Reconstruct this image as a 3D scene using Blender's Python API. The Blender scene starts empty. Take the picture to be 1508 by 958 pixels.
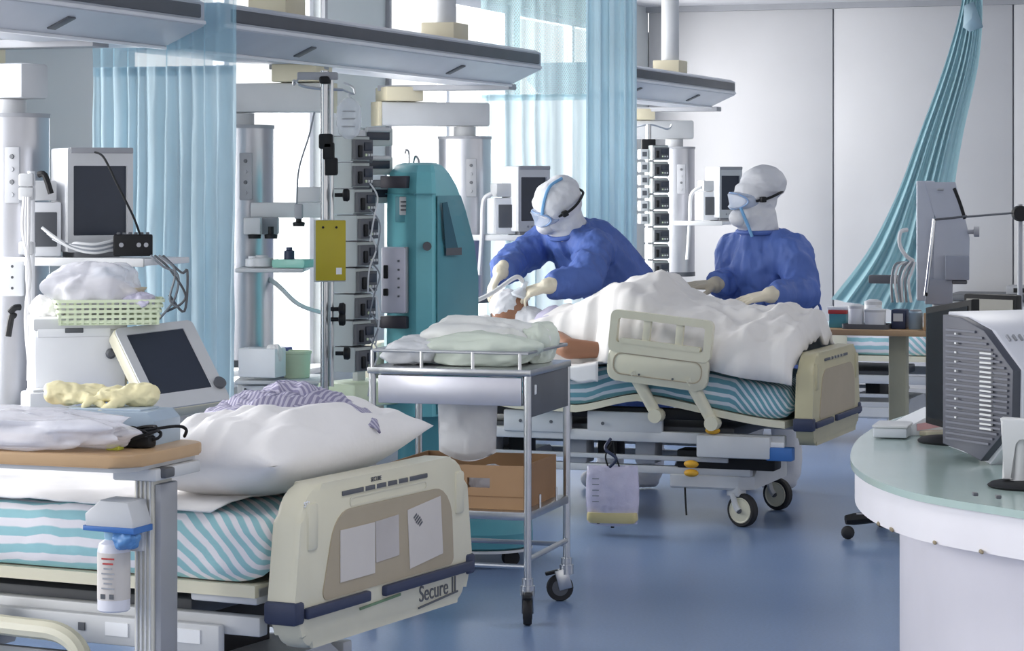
import bpy, bmesh, math, random
from mathutils import Vector, Matrix, Euler, noise
R = math.radians
SC = bpy.context.scene
COL = SC.collection

# ------------------------------------------------------------------ camera, world, light
F, EYE, CX, HY = 3750.0, 1.55, 754.0, 270.0      # focal length in pixels of a 1508 px frame, eye height
cam_d = bpy.data.cameras.new('camera')
cam_d.sensor_width = 36.0
cam_d.lens = 36.0 * F / 1508.0
cam_d.shift_y = -(479.0 - HY) / 1508.0
cam_d.clip_end = 200
cam = bpy.data.objects.new('camera', cam_d)
cam.location = (0, 0, EYE)
cam.rotation_euler = (R(90), 0, 0)
COL.objects.link(cam)
SC.camera = cam
vs = SC.view_settings
vs.view_transform = 'Standard'; vs.look = 'None'; vs.gamma = 1.0; vs.use_curve_mapping = False
vs.exposure = 0.08

TH = R(19.5)                                    # the ward is turned 19.5 degrees against the view
ROT = -TH
VA = Vector((math.cos(TH), -math.sin(TH), 0))   # from the window wall into the room
VB = Vector((math.sin(TH), math.cos(TH), 0))    # along the window wall, away
def room(a, b, z=0.0): return VA * a + VB * b + Vector((0, 0, z))
def at(px, py, Y): return Vector(((px - CX) * Y / F, Y, EYE - (py - HY) * Y / F))
def to_room(p): return (p.x * VA.x + p.y * VA.y, p.x * VB.x + p.y * VB.y, p.z)

world = bpy.data.worlds.new('sky'); SC.world = world
world.use_nodes = True
bg = world.node_tree.nodes['Background']
bg.inputs[0].default_value = (1.0, 0.99, 0.98, 1)
bg.inputs[1].default_value = 1.25

def area(name, loc, rot, sx, sy, power, col=(1, 1, 1), spread=180):
    d = bpy.data.lights.new(name, 'AREA'); d.shape = 'RECTANGLE'; d.size = sx; d.size_y = sy
    d.energy = power; d.color = col; d.spread = R(spread)
    o = bpy.data.objects.new(name, d); o.location = loc; o.rotation_euler = rot; COL.objects.link(o); return o
# daylight standing outside the window wall
WA = -5.3                                        # window wall, a coordinate
for b0, b1 in ((1.0, 9.0), (9.6, 18.2)):
    area('window_daylight', room(WA - 1.1, (b0 + b1) / 2, 1.9), Euler((R(90), 0, ROT - R(90)), 'XYZ'), b1 - b0, 2.3, 520, (1.0, 0.995, 0.99))
# unseen ceiling lights, added as soft fill over the ward
for a, b in ((-1.5, 5.0), (-1.5, 9.5), (-1.5, 14.0), (1.6, 5.0), (1.6, 9.5), (1.6, 14.0), (4.5, 8.0), (4.5, 13.0)):
    area('ceiling_fill_light', room(a, b, 2.70), Euler((0, 0, ROT), 'XYZ'), 0.55, 1.15, 15, (1.0, 0.98, 0.94))

# ------------------------------------------------------------------ materials
def lin(c):
    c = c.lstrip('#'); v = [int(c[i:i + 2], 16) / 255 for i in (0, 2, 4)]
    return tuple(x / 12.92 if x <= .04045 else ((x + .055) / 1.055) ** 2.4 for x in v) + (1,)
MATS = {}
def mat(name, col, rough=.5, metal=0., var=.08, scale=6., bump=0., bscale=60., spec=.5, trans=0., emit=None, coat=0.):
    if name in MATS: return MATS[name]
    m = bpy.data.materials.new(name); m.use_nodes = True
    nt = m.node_tree; n = nt.nodes; L = nt.links; p = n['Principled BSDF']
    c = lin(col)
    tc = n.new('ShaderNodeTexCoord')
    ns = n.new('ShaderNodeTexNoise'); ns.inputs['Scale'].default_value = scale; ns.inputs['Detail'].default_value = 4
    L.new(tc.outputs['Object'], ns.inputs['Vector'])
    mp = n.new('ShaderNodeMapRange'); mp.inputs[1].default_value = .3; mp.inputs[2].default_value = .7
    mp.inputs[3].default_value = 1 - var; mp.inputs[4].default_value = 1 + var
    L.new(ns.outputs['Fac'], mp.inputs[0])
    mx = n.new('ShaderNodeVectorMath'); mx.operation = 'SCALE'; mx.inputs[0].default_value = c[:3]
    L.new(mp.outputs[0], mx.inputs['Scale']); L.new(mx.outputs[0], p.inputs['Base Color'])
    p.inputs['Roughness'].default_value = rough; p.inputs['Metallic'].default_value = metal
    p.inputs['Specular IOR Level'].default_value = spec
    if coat: p.inputs['Coat Weight'].default_value = coat
    if bump:
        b = n.new('ShaderNodeBump'); b.inputs['Strength'].default_value = bump; b.inputs['Distance'].default_value = .01
        n2 = n.new('ShaderNodeTexNoise'); n2.inputs['Scale'].default_value = bscale; n2.inputs['Detail'].default_value = 5
        L.new(tc.outputs['Object'], n2.inputs['Vector']); L.new(n2.outputs['Fac'], b.inputs['Height']); L.new(b.outputs[0], p.inputs['Normal'])
    if trans:
        t = n.new('ShaderNodeBsdfTransparent'); k = n.new('ShaderNodeMixShader'); k.inputs[0].default_value = trans
        L.new(p.outputs[0], k.inputs[1]); L.new(t.outputs[0], k.inputs[2]); L.new(k.outputs[0], n['Material Output'].inputs[0])
    if emit:
        p.inputs['Emission Color'].default_value = c; p.inputs['Emission Strength'].default_value = emit
    MATS[name] = m
    return m
def stripe_mat(name, c1, c2, period, duty=.5, rough=.85):
    m = bpy.data.materials.new(name); m.use_nodes = True
    nt = m.node_tree; n = nt.nodes; L = nt.links; p = n['Principled BSDF']; p.inputs['Roughness'].default_value = rough
    uv = n.new('ShaderNodeUVMap'); sp = n.new('ShaderNodeSeparateXYZ'); L.new(uv.outputs[0], sp.inputs[0])
    d = n.new('ShaderNodeMath'); d.operation = 'DIVIDE'; d.inputs[1].default_value = period; L.new(sp.outputs[1], d.inputs[0])
    f = n.new('ShaderNodeMath'); f.operation = 'FRACT'; L.new(d.outputs[0], f.inputs[0])
    r = n.new('ShaderNodeValToRGB'); e = r.color_ramp.elements
    e[0].position = duty - .04; e[0].color = lin(c1); e[1].position = duty + .04; e[1].color = lin(c2)
    x = e.new(.96); x.color = lin(c2); x = e.new(1.0); x.color = lin(c1)
    L.new(f.outputs[0], r.inputs[0])
    tc = n.new('ShaderNodeTexCoord'); ns = n.new('ShaderNodeTexNoise'); ns.inputs['Scale'].default_value = 9; ns.inputs['Detail'].default_value = 4
    L.new(tc.outputs['Object'], ns.inputs['Vector'])
    b = n.new('ShaderNodeBump'); b.inputs['Strength'].default_value = .5; b.inputs['Distance'].default_value = .02
    L.new(ns.outputs['Fac'], b.inputs['Height']); L.new(b.outputs[0], p.inputs['Normal'])
    L.new(r.outputs[0], p.inputs['Base Color']); MATS[name] = m; return m
def cloth_mat(name, col, transl=.35, transp=0., net=0):
    m = bpy.data.materials.new(name); m.use_nodes = True
    nt = m.node_tree; n = nt.nodes; L = nt.links; n.remove(n['Principled BSDF']); out = n['Material Output']
    tc = n.new('ShaderNodeTexCoord'); ns = n.new('ShaderNodeTexNoise'); ns.inputs['Scale'].default_value = 5
    L.new(tc.outputs['Object'], ns.inputs['Vector'])
    mp = n.new('ShaderNodeMapRange'); mp.inputs[3].default_value = .92; mp.inputs[4].default_value = 1.08; L.new(ns.outputs['Fac'], mp.inputs[0])
    mx = n.new('ShaderNodeVectorMath'); mx.operation = 'SCALE'; mx.inputs[0].default_value = lin(col)[:3]; L.new(mp.outputs[0], mx.inputs['Scale'])
    d = n.new('ShaderNodeBsdfDiffuse'); t = n.new('ShaderNodeBsdfTranslucent')
    L.new(mx.outputs[0], d.inputs[0]); L.new(mx.outputs[0], t.inputs[0])
    k = n.new('ShaderNodeMixShader'); k.inputs[0].default_value = transl; L.new(d.outputs[0], k.inputs[1]); L.new(t.outputs[0], k.inputs[2])
    last = k.outputs[0]
    if transp or net:
        tr = n.new('ShaderNodeBsdfTransparent'); k2 = n.new('ShaderNodeMixShader'); k2.inputs[0].default_value = transp
        L.new(last, k2.inputs[1]); L.new(tr.outputs[0], k2.inputs[2]); last = k2.outputs[0]
        if net:                                   # woven net: a fine diagonal lattice over the cloth coordinates
            uv = n.new('ShaderNodeUVMap'); sp = n.new('ShaderNodeSeparateXYZ'); L.new(uv.outputs[0], sp.inputs[0])
            def M(op, a, b=None):
                q = n.new('ShaderNodeMath'); q.operation = op
                for i, v in enumerate((a, b)):
                    if v is None: continue
                    if isinstance(v, (int, float)): q.inputs[i].default_value = v
                    else: L.new(v, q.inputs[i])
                return q.outputs[0]
            s1 = M('ABSOLUTE', M('SINE', M('MULTIPLY', M('ADD', sp.outputs[0], sp.outputs[1]), net)))
            s2 = M('ABSOLUTE', M('SINE', M('MULTIPLY', M('SUBTRACT', sp.outputs[0], sp.outputs[1]), net)))
            hole = M('GREATER_THAN', M('MINIMUM', s1, s2), .42)
            L.new(M('MAXIMUM', M('MULTIPLY', hole, .72), transp), k2.inputs[0])
    L.new(last, out.inputs[0]); MATS[name] = m; return m

# ------------------------------------------------------------------ mesh builder
def rr(x0, z0, x1, z1, r, n=5):
    r = min(r, (x1 - x0) / 2 - 1e-4, (z1 - z0) / 2 - 1e-4)
    out = []
    for cx, cz, a0 in ((x1 - r, z0 + r, -90), (x1 - r, z1 - r, 0), (x0 + r, z1 - r, 90), (x0 + r, z0 + r, 180)):
        for i in range(n + 1):
            a = R(a0 + 90 * i / n); out.append((cx + r * math.cos(a), cz + r * math.sin(a)))
    return out
def spline(pts, k=6, closed=False):
    P = [Vector(p) for p in pts]; n = len(P); out = []
    if n < 3: return P
    for i in range(n if closed else n - 1):
        g = (lambda j: P[j % n]) if closed else (lambda j: P[max(0, min(n - 1, j))])
        a, b, c, d = g(i - 1), g(i), g(i + 1), g(i + 2)
        for j in range(k):
            t = j / k
            out.append(.5 * ((2 * b) + (c - a) * t + (2 * a - 5 * b + 4 * c - d) * t * t + (3 * b - a - 3 * c + d) * t ** 3))
    if not closed: out.append(P[-1])
    return out
def interp(tab, x):
    if x <= tab[0][0]: return tab[0][1]
    for (a, b), (c, d) in zip(tab, tab[1:]):
        if x <= c:
            t = (x - a) / (c - a); t = t * t * (3 - 2 * t) * .5 + t * .5
            return b + (d - b) * t
    return tab[-1][1]
def nz(x, y=0., z=0., s=1., o=3):
    return noise.fractal(Vector((x * s, y * s, z * s)), 1., 2., o)
class B:
    def __init__(s): s.bm = bmesh.new(); s.uv = None
    def _new(s, before): return [v for v in s.bm.verts if v.index == -1 or v not in before]
    def box(s, c, d, bev=0., rot=None, seg=2):
        r = bmesh.ops.create_cube(s.bm, size=1.)
        M = Matrix.Translation(c) @ ((rot if isinstance(rot, Matrix) else Euler(rot).to_matrix().to_4x4()) if rot is not None else Matrix()) @ Matrix.Diagonal((*d, 1))
        bmesh.ops.transform(s.bm, matrix=M, verts=r['verts'])
        if bev:
            es = list({e for v in r['verts'] for e in v.link_edges})
            bmesh.ops.bevel(s.bm, geom=es, offset=min(bev, min(d) * .49), segments=seg, affect='EDGES', profile=.5)
        return s
    def ring(s, pts): return [s.bm.verts.new(p) for p in pts]
    def loft(s, rings, cap=True, closed=True):
        V = [s.ring(r) for r in rings]; n = len(V[0])
        for a, b in zip(V, V[1:]):
            for i in range(n if closed else n - 1):
                j = (i + 1) % n
                s.bm.faces.new((a[i], a[j], b[j], b[i]))
        if cap and closed:
            s.bm.faces.new(V[0][::-1]); s.bm.faces.new(V[-1])
        return s
    def cyl(s, p0, p1, r0, r1=None, n=14, cap=True):
        p0, p1 = Vector(p0), Vector(p1); r1 = r0 if r1 is None else r1
        q = (p1 - p0).to_track_quat('Z', 'Y')
        rg = [[p + q @ Vector((r * math.cos(2 * math.pi * i / n), r * math.sin(2 * math.pi * i / n), 0)) for i in range(n)] for p, r in ((p0, r0), (p1, r1))]
        return s.loft(rg, cap)
    def tube(s, pts, r, n=8, k=6, closed=False, raw=False):
        P = [Vector(p) for p in pts] if raw else spline(pts, k, closed)
        m = len(P); rings = []; up = Vector((0, 0, 1))
        t0 = (P[1] - P[0]).normalized()
        x = t0.orthogonal().normalized()
        for i in range(m):
            t = (P[(i + 1) % m if closed else min(i + 1, m - 1)] - P[(i - 1) % m if closed else max(i - 1, 0)])
            t = t.normalized() if t.length > 1e-9 else t0
            x = (x - t * x.dot(t)); x = x.normalized() if x.length > 1e-6 else t.orthogonal().normalized()
            y = t.cross(x)
            rad = r[i * (len(r) - 1) // max(1, m - 1)] if isinstance(r, (list, tuple)) else r
            rings.append([P[i] + (x * math.cos(2 * math.pi * j / n) + y * math.sin(2 * math.pi * j / n)) * rad for j in range(n)])
        if closed: rings.append(rings[0]); return s.loft(rings, False)
        return s.loft(rings)
    def lathe(s, prof, c=(0, 0, 0), n=20, rot=None, cap=True):
        M = Matrix.Translation(c) @ (Euler(rot).to_matrix().to_4x4() if rot is not None else Matrix())
        return s.loft([[M @ Vector((r * math.cos(2 * math.pi * i / n), r * math.sin(2 * math.pi * i / n), z)) for i in range(n)] for r, z in prof], cap)
    def prism(s, poly, y0, y1, M=None, bev=0.):
        """polygon in x,z, extruded along y"""
        M = M or Matrix()
        a = [s.bm.verts.new(M @ Vector((x, y0, z))) for x, z in poly]; b = [s.bm.verts.new(M @ Vector((x, y1, z))) for x, z in poly]
        fs = [s.bm.faces.new(a), s.bm.faces.new(b[::-1])]
        n = len(a)
        for i in range(n): s.bm.faces.new((a[i], b[i], b[(i + 1) % n], a[(i + 1) % n]))
        if bev:
            bmesh.ops.bevel(s.bm, geom=[e for f in fs for e in f.edges], offset=bev, segments=2, affect='EDGES', profile=.5)
        return s
    def frame(s, outer, inner, y0, y1, M=None):
        M = M or Matrix(); n = len(outer)
        rg = [[M @ Vector((x, y, z)) for x, z in p] for p, y in ((outer, y0), (outer, y1), (inner, y1), (inner, y0))]
        V = [s.ring(r) for r in rg]
        for k in range(4):
            a, b = V[k], V[(k + 1) % 4]
            for i in range(n): s.bm.faces.new((a[i], a[(i + 1) % n], b[(i + 1) % n], b[i]))
        return s
    def ell(s, c, r, rot=None, u=16, v=10):
        q = bmesh.ops.create_uvsphere(s.bm, u_segments=u, v_segments=v, radius=1.)
        M = Matrix.Translation(c) @ (Euler(rot).to_matrix().to_4x4() if rot is not None else Matrix()) @ Matrix.Diagonal((*r, 1))
        bmesh.ops.transform(s.bm, matrix=M, verts=q['verts']); return s
    def caps(s, p0, p1, r0, r1, n=12):
        p0, p1 = Vector(p0), Vector(p1)
        s.cyl(p0, p1, r0, r1, n); s.ell(p0, (r0,) * 3, u=n, v=8); s.ell(p1, (r1,) * 3, u=n, v=8); return s
    def grid(s, fn, nu, nv, uvfn=None):
        V = [[s.bm.verts.new(fn(i / nu, j / nv)) for j in range(nv + 1)] for i in range(nu + 1)]
        if uvfn and s.uv is None: s.uv = s.bm.loops.layers.uv.new('UVMap')
        for i in range(nu):
            for j in range(nv):
                f = s.bm.faces.new((V[i][j], V[i + 1][j], V[i + 1][j + 1], V[i][j + 1]))
                if uvfn:
                    for l, (a, b) in zip(f.loops, ((i, j), (i + 1, j), (i + 1, j + 1), (i, j + 1))): l[s.uv].uv = uvfn(a / nu, b / nv)
        return s
    def obj(s, name, m, parent=None, loc=(0, 0, 0), rot=(0, 0, 0), angle=35, solid=0., fix=True):
        if fix: bmesh.ops.recalc_face_normals(s.bm, faces=s.bm.faces)
        me = bpy.data.meshes.new(name); s.bm.to_mesh(me); s.bm.free()
        me.polygons.foreach_set('use_smooth', [True] * len(me.polygons)); me.set_sharp_from_angle(angle=R(angle))
        return link(name, me, m, parent, loc, rot, solid)
def link(name, me, m, parent=None, loc=(0, 0, 0), rot=(0, 0, 0), solid=0.):
    if not me.materials: me.materials.append(m if not isinstance(m, str) else MATS[m])
    o = bpy.data.objects.new(name, me); COL.objects.link(o); o.parent = parent; o.location = loc; o.rotation_euler = rot
    if solid:
        md = o.modifiers.new('thickness', 'SOLIDIFY'); md.thickness = solid; md.offset = -1
    return o
def tag(o, label, cat=None, group=None):
    o['label'] = label
    if cat: o['category'] = cat
    if group: o['group'] = group
    return o
def thing(name, label, cat, loc=(0, 0, 0), rz=ROT, group=None):
    o = bpy.data.objects.new(name, None); o.empty_display_size = .1; COL.objects.link(o)
    o.location = loc; o.rotation_euler = (0, 0, rz); return tag(o, label, cat, group)
def struct(o): o['kind'] = 'structure'; return o
def organic(b, vox=.012, smooth=6, fold=None):
    """one continuous skin over the shapes in b"""
    bmesh.ops.recalc_face_normals(b.bm, faces=b.bm.faces)
    me = bpy.data.meshes.new('tmp'); b.bm.to_mesh(me); b.bm.free()
    o = bpy.data.objects.new('tmp', me); COL.objects.link(o)
    md = o.modifiers.new('r', 'REMESH'); md.mode = 'VOXEL'; md.voxel_size = vox; md.adaptivity = 0
    if smooth:
        md = o.modifiers.new('s', 'SMOOTH'); md.iterations = smooth; md.factor = .5
    dg = bpy.context.evaluated_depsgraph_get(); out = bpy.data.meshes.new_from_object(o.evaluated_get(dg))
    bpy.data.objects.remove(o); bpy.data.meshes.remove(me)
    if fold:
        nn = [v.normal.copy() for v in out.vertices]
        for v, q in zip(out.vertices, nn): v.co += q * fold(v.co)
    out.polygons.foreach_set('use_smooth', [True] * len(out.polygons))
    return out

# plain materials of the ward
M_white = mat('white_paint', 'e6e8ec', .45, var=.03)
M_wall = mat('wall_panel_paint', 'c8c8cb', .5, var=.025, scale=2)
M_greywall = mat('grey_wall_paint', 'ccd1d2', .6, var=.03, scale=2)
M_cream = mat('cream_plastic', 'd6d2bd', .35, var=.03)
M_creamd = mat('taupe_panel', 'ab9f89', .55, var=.04)
M_beige = mat('beige_block', 'd8cfb4', .5, var=.04)
M_steel = mat('stainless_steel', 'c4c6c9', .28, 1., var=.06, scale=12)
M_chrome = mat('chrome', 'aeb0b4', .2, 1., var=.03)
M_alu = mat('brushed_aluminium', 'b6b7bd', .33, .85, var=.05, scale=4)
M_grey = mat('grey_plastic', '9b9da3', .5, var=.05)
M_lgrey = mat('light_grey_plastic', 'c9cbce', .45, var=.04)
M_dgrey = mat('dark_grey_plastic', '55585e', .5, var=.08)
M_black = mat('black_plastic', '18191c', .55, var=.1, spec=.3)
M_rubber = mat('black_rubber', '222225', .7, var=.1)
M_navy = mat('navy_bumper', '2c3551', .5, var=.06)
M_blue = mat('blue_plastic', '3a6fb5', .45, var=.08)
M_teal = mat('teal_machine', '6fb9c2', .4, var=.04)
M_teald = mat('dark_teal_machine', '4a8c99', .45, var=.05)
M_screen = mat('dark_screen', '343a47', .35, var=.05, spec=.35)
M_wood = mat('light_wood', 'bb9a74', .4, var=.12, scale=4)
M_woodedge = mat('wood_edge', 'a8845a', .45, var=.1, scale=9)
M_linen = mat('white_linen', 'eceaea', .9, var=.03, bump=.25, bscale=14)
M_paper = mat('paper', 'cfcac6', .8, var=.03)
M_plastic = mat('clear_plastic_bag', 'e4e4ec', .22, var=.06, trans=.35, bump=.6, bscale=18)
M_card = mat('cardboard', 'a98663', .8, var=.06)
M_cardin = mat('cardboard_inside', '8b6a4c', .85, var=.08)
M_gown = mat('blue_gown', '5069ac', .6, var=.10, scale=9, bump=.6, bscale=14, spec=.35)
_nt = M_gown.node_tree
for _n in list(_nt.nodes):
    if _n.type == 'BUMP':
        _n.inputs['Strength'].default_value = .8; _n.inputs['Distance'].default_value = .03
        _mp = _nt.nodes.new('ShaderNodeMapping'); _mp.inputs['Scale'].default_value = (1., 1., .35); _mp.inputs['Rotation'].default_value = (0, .5, 0)
        _ns = _n.inputs['Height'].links[0].from_node; _tc = _ns.inputs['Vector'].links[0].from_socket
        _nt.links.new(_tc, _mp.inputs[0]); _nt.links.new(_mp.outputs[0], _ns.inputs['Vector']); _ns.inputs['Detail'].default_value = 2
M_hood = mat('white_coverall', 'd3d4d9', .65, var=.04, bump=.4, bscale=22)
M_glove = mat('latex_glove', 'd9d0bb', .5, var=.06, bump=.2, bscale=50)
M_glove2 = mat('grey_latex_glove', 'b5ac9a', .5, var=.06, bump=.2, bscale=50)
M_skin = mat('brown_skin', '94684f', .5, var=.08, scale=14)
M_yellow = mat('yellow_folder', 'b3a324', .45, var=.05)
M_gyellow = mat('yellow_gloves', 'e9e0b4', .55, var=.08, bump=.3, bscale=40)
M_green = mat('pale_green_plastic', 'd7e3c4', .4, var=.05)
M_orange = mat('yellow_button', 'd8a32c', .5, var=.05)
M_red = mat('red_plastic', 'b13a3a', .5, var=.08)
M_cable = mat('grey_cable', '7e848c', .5, var=.08)
M_wcable = mat('white_hose', 'd8d8da', .5, var=.06)
M_glass = mat('window_glass', 'f2f8fa', .05, var=.01, trans=.92)
STR = stripe_mat('teal_striped_sheet', '95c3cb', 'e6e4ea', .046, .5)
STR2 = stripe_mat('dark_teal_striped_sheet', '6b9eab', 'd3dae2', .040, .55)
STG = stripe_mat('purple_striped_gown', '8a86a2', 'bbb8ca', .013, .5)
# ------------------------------------------------------------------ the setting
ZC = 2.84; BE = 17.96; AMAX = 9.0; B0 = -2.0
def floor_mat():
    m = bpy.data.materials.new('blue_vinyl_floor'); m.use_nodes = True
    nt = m.node_tree; n = nt.nodes; L = nt.links; p = n['Principled BSDF']
    tc = n.new('ShaderNodeTexCoord'); ns = n.new('ShaderNodeTexNoise'); ns.inputs['Scale'].default_value = .9; ns.inputs['Detail'].default_value = 2
    L.new(tc.outputs['Object'], ns.inputs['Vector'])
    r = n.new('ShaderNodeValToRGB'); r.color_ramp.interpolation = 'EASE'; e = r.color_ramp.elements; e[0].position = 0.; e[0].color = lin('657ca2'); e[1].position = 1.; e[1].color = lin('7f94b6')
    n2 = n.new('ShaderNodeTexNoise'); n2.inputs['Scale'].default_value = 90; n2.inputs['Detail'].default_value = 3; L.new(tc.outputs['Object'], n2.inputs['Vector'])
    mx = n.new('ShaderNodeMixRGB'); mx.blend_type = 'OVERLAY'; mx.inputs[0].default_value = .25
    L.new(ns.outputs['Fac'], r.inputs[0]); L.new(r.outputs[0], mx.inputs[1]); L.new(n2.outputs['Fac'], mx.inputs[2]); L.new(mx.outputs[0], p.inputs['Base Color'])
    rg = n.new('ShaderNodeMapRange'); rg.inputs[3].default_value = .22; rg.inputs[4].default_value = .36; p.inputs['Roughness'].default_value = .28
    b = n.new('ShaderNodeBump'); b.inputs['Strength'].default_value = .02; b.inputs['Distance'].default_value = .004
    n3 = n.new('ShaderNodeTexNoise'); n3.inputs['Scale'].default_value = 7; L.new(tc.outputs['Object'], n3.inputs['Vector']); 
    return m
S = (0, 0, ROT)
o = B().box(((WA + AMAX) / 2, (B0 + BE) / 2, -.05), (AMAX - WA, BE - B0, .1)).obj('floor', floor_mat(), rot=S); struct(o)
o = B().box(((WA + AMAX) / 2, (B0 + BE) / 2, ZC + .05), (AMAX - WA, BE - B0, .1)).obj('ceiling', mat('ceiling_paint', 'c4c5ca', .7, var=.02), rot=S); struct(o)
# end wall: a backing with proud panels, the joints are the gaps between them
wb = B().box(((WA + AMAX) / 2, BE + .11, ZC / 2), (AMAX - WA, .18, ZC)).obj('wall_end', mat('joint_grey', '8f9299', .6), rot=S); struct(wb)
def a_on_end(px):
    k = (px - CX) / F           # X = kY with X=a c + b s, Y=-a s + b c
    c, s = math.cos(TH), math.sin(TH)
    return BE * (k * c - s) / (c + k * s)
js = [WA, a_on_end(1227), a_on_end(1492)]
w = js[2] - js[1]
while js[-1] + w < AMAX: js.append(js[-1] + w)
for x0, x1 in zip(js, js[1:]):
    B().box(((x0 + x1) / 2, BE + .012, ZC / 2), (x1 - x0 - .012, .022, ZC - .01), .003).obj('wall_panel', M_wall, wb)
o = B().box(((WA + AMAX) / 2, BE - .01, .05), (AMAX - WA, .02, .1), .004).obj('baseboard_end', M_grey, rot=S); struct(o)
# cornice where the end wall meets the ceiling
o = B().box(((WA + AMAX) / 2, BE - .03, ZC - .02), (AMAX - WA, .06, .04)).obj('trim_1', M_grey, rot=S); struct(o)
# window wall: parapet, lintel, pillars
ZS, ZT = .60, 2.66
WINS = [(.4, 2.6), (3.2, 5.4), (6.0, 8.3), (10.0, 12.02), (12.93, 15.0), (15.12, 17.55)]
wl = B()
wl.box((WA - .12, (B0 + BE) / 2, ZS / 2), (.24, BE - B0, ZS))
wl.box((WA - .12, (B0 + BE) / 2, (ZT + ZC) / 2), (.24, BE - B0, ZC - ZT))
edges = [B0] + [v for w_ in WINS for v in w_] + [BE + .2]
for i in range(0, len(edges), 2):
    wl.box((WA - .12, (edges[i] + edges[i + 1]) / 2, (ZS + ZT) / 2), (.24, edges[i + 1] - edges[i], ZT - ZS))
wl = struct(wl.obj('wall_window', M_greywall, rot=S))
for i, (b0, b1) in enumerate(WINS):
    n = 2
    f = B()
    Mx = Matrix.Rotation(R(90), 4, 'Z')
    f.frame(rr(b0, ZS, b1, ZT, .004, 1), rr(b0 + .05, ZS + .05, b1 - .05, ZT - .05, .004, 1), .04 - WA, .11 - WA, Matrix(((0, -1, 0, 0), (1, 0, 0, 0), (0, 0, 1, 0), (0, 0, 0, 1))))
    f.box((WA - .075, (b0 + b1) / 2, (ZS + ZT) / 2), (.06, .05, ZT - ZS - .09))
    w_ = struct(f.obj('window_%d' % (i + 1), M_white, rot=S))
    for k in range(2):
        x0 = b0 + .05 + k * (b1 - b0 - .05) / 2; x1 = x0 + (b1 - b0 - .1) / 2 - .025
        B().box((WA - .08, (x0 + x1) / 2, (ZS + ZT) / 2), (.006, x1 - x0, ZT - ZS - .1)).obj('pane', M_glass, w_)
    B().box((WA + .04, (b0 + b1) / 2, ZS + .012), (.14, b1 - b0 + .08, .03), .006).obj('window_sill', M_white, w_)
# grey strips on the pillar between the windows
for k, b in enumerate((12.04, 12.91)):
    struct(B().box((WA + .012, b, (ZS + ZC) / 2), (.024, .035, ZC - ZS), .003).obj('trim_%d' % (k + 2), M_grey, rot=S))
# framed bodies of the added fill lights (above the picture)
for i, (a, b) in enumerate(((-1.5, 5.0), (-1.5, 9.5), (-1.5, 14.0), (1.6, 5.0), (1.6, 9.5), (1.6, 14.0), (4.5, 8.0), (4.5, 13.0))):
    t = thing('ceiling_fill_lamp', 'flat rectangular fill lamp with white frame, added unseen over the ward', 'lamp', room(a, b, ZC), group='added ceiling fill lamps')
    B().frame(rr(-.3, -.6, .3, .6, .02, 2), rr(-.275, -.575, .275, .575, .02, 2), -.05, 0, Matrix.Rotation(R(90), 4, 'X') @ Matrix.Diagonal((1, 1, 1, 1))).obj('frame', M_white, t)
    B().box((0, 0, -.01), (.54, 1.14, .012)).obj('diffuser', mat('fill_lamp_diffuser', 'ffffff', .5, emit=1.5), t)

# ------------------------------------------------------------------ ceiling supply beams with hanging posts
BA, ZB = -4.2, 2.13
prof = [(0, 0), (-.165, -.075), (-.45, -.075), (-.52, 0), (-.52, .10), (-.03, .10), (0, .085)]   # x (into the room), z over the front lip
def beam(b0, b1, label, posts):
    t = thing('ceiling_supply_beam', label, 'ceiling beam', room(BA, (b0 + b1) / 2, ZB), group=None)
    h = (b1 - b0) / 2
    B().prism(prof, -h, h, bev=.006).obj('body', mat('beam_grey', 'b7bcc6', .4, var=.03), t)
    B().box((.002, 0, .052), (.012, 2 * h - .09, .05), .005).obj('trunking_strip', M_dgrey, t)
    B().box((-.002, 0, .012), (.016, 2 * h, .014), .004).obj('edge_profile', M_white, t)
    B().box((-.166, 0, -.078), (.02, 2 * h, .012), .003).obj('edge_profile', M_white, t)
    for y in (-.5 * h, .45 * h):
        q = Matrix.Translation((-.085, y, -.041)) @ Matrix.Rotation(math.atan2(.075, .165) * -1, 4, 'Y')
        B().box((-.085, y, -.041), (.09, .055, .008), .003, rot=Euler((0, -math.atan2(.075, .165), 0)).to_matrix().to_4x4()).obj('lamp_slot', M_dgrey, t)
    for i, y in enumerate(posts):
        B().box((-.2, y, .145), (.17, .2, .09), .006).obj('post_foot', M_beige, t)
        B().cyl((-.2, y, .19), (-.2, y, ZC - ZB), .055, n=20).obj('ceiling_post', M_lgrey, t)
        B().box((-.2, y, ZC - ZB - .03), (.2, .2, .06), .006).obj('post_collar', M_white, t)
    return t
def b_on_beam(px, a=BA):
    k = (px - CX) / F; c, s = math.cos(TH), math.sin(TH)
    return a * (-k * s - c) / (s - k * c) if False else (-a * (c + k * s)) / (s - k * c)
bb = [b_on_beam(x) for x in (302, 332, 797, 905, 1083)]
b_start = bb[0] - 3.3
beam(b_start, bb[0], 'grey ceiling supply beam whose end meets the gathered blue curtain by the grey wall', [-.9])
m2 = (bb[1] + bb[2]) / 2
beam(bb[1], bb[2], 'grey ceiling supply beam over the teal machine, between the two blue curtains', [b_on_beam(408, BA - .2) - m2, b_on_beam(655, BA - .2) - m2])
m3 = (bb[3] + bb[4]) / 2
beam(bb[3], bb[4], 'grey ceiling supply beam ending in front of the panelled end wall', [b_on_beam(987, BA - .2) - m3])

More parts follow.
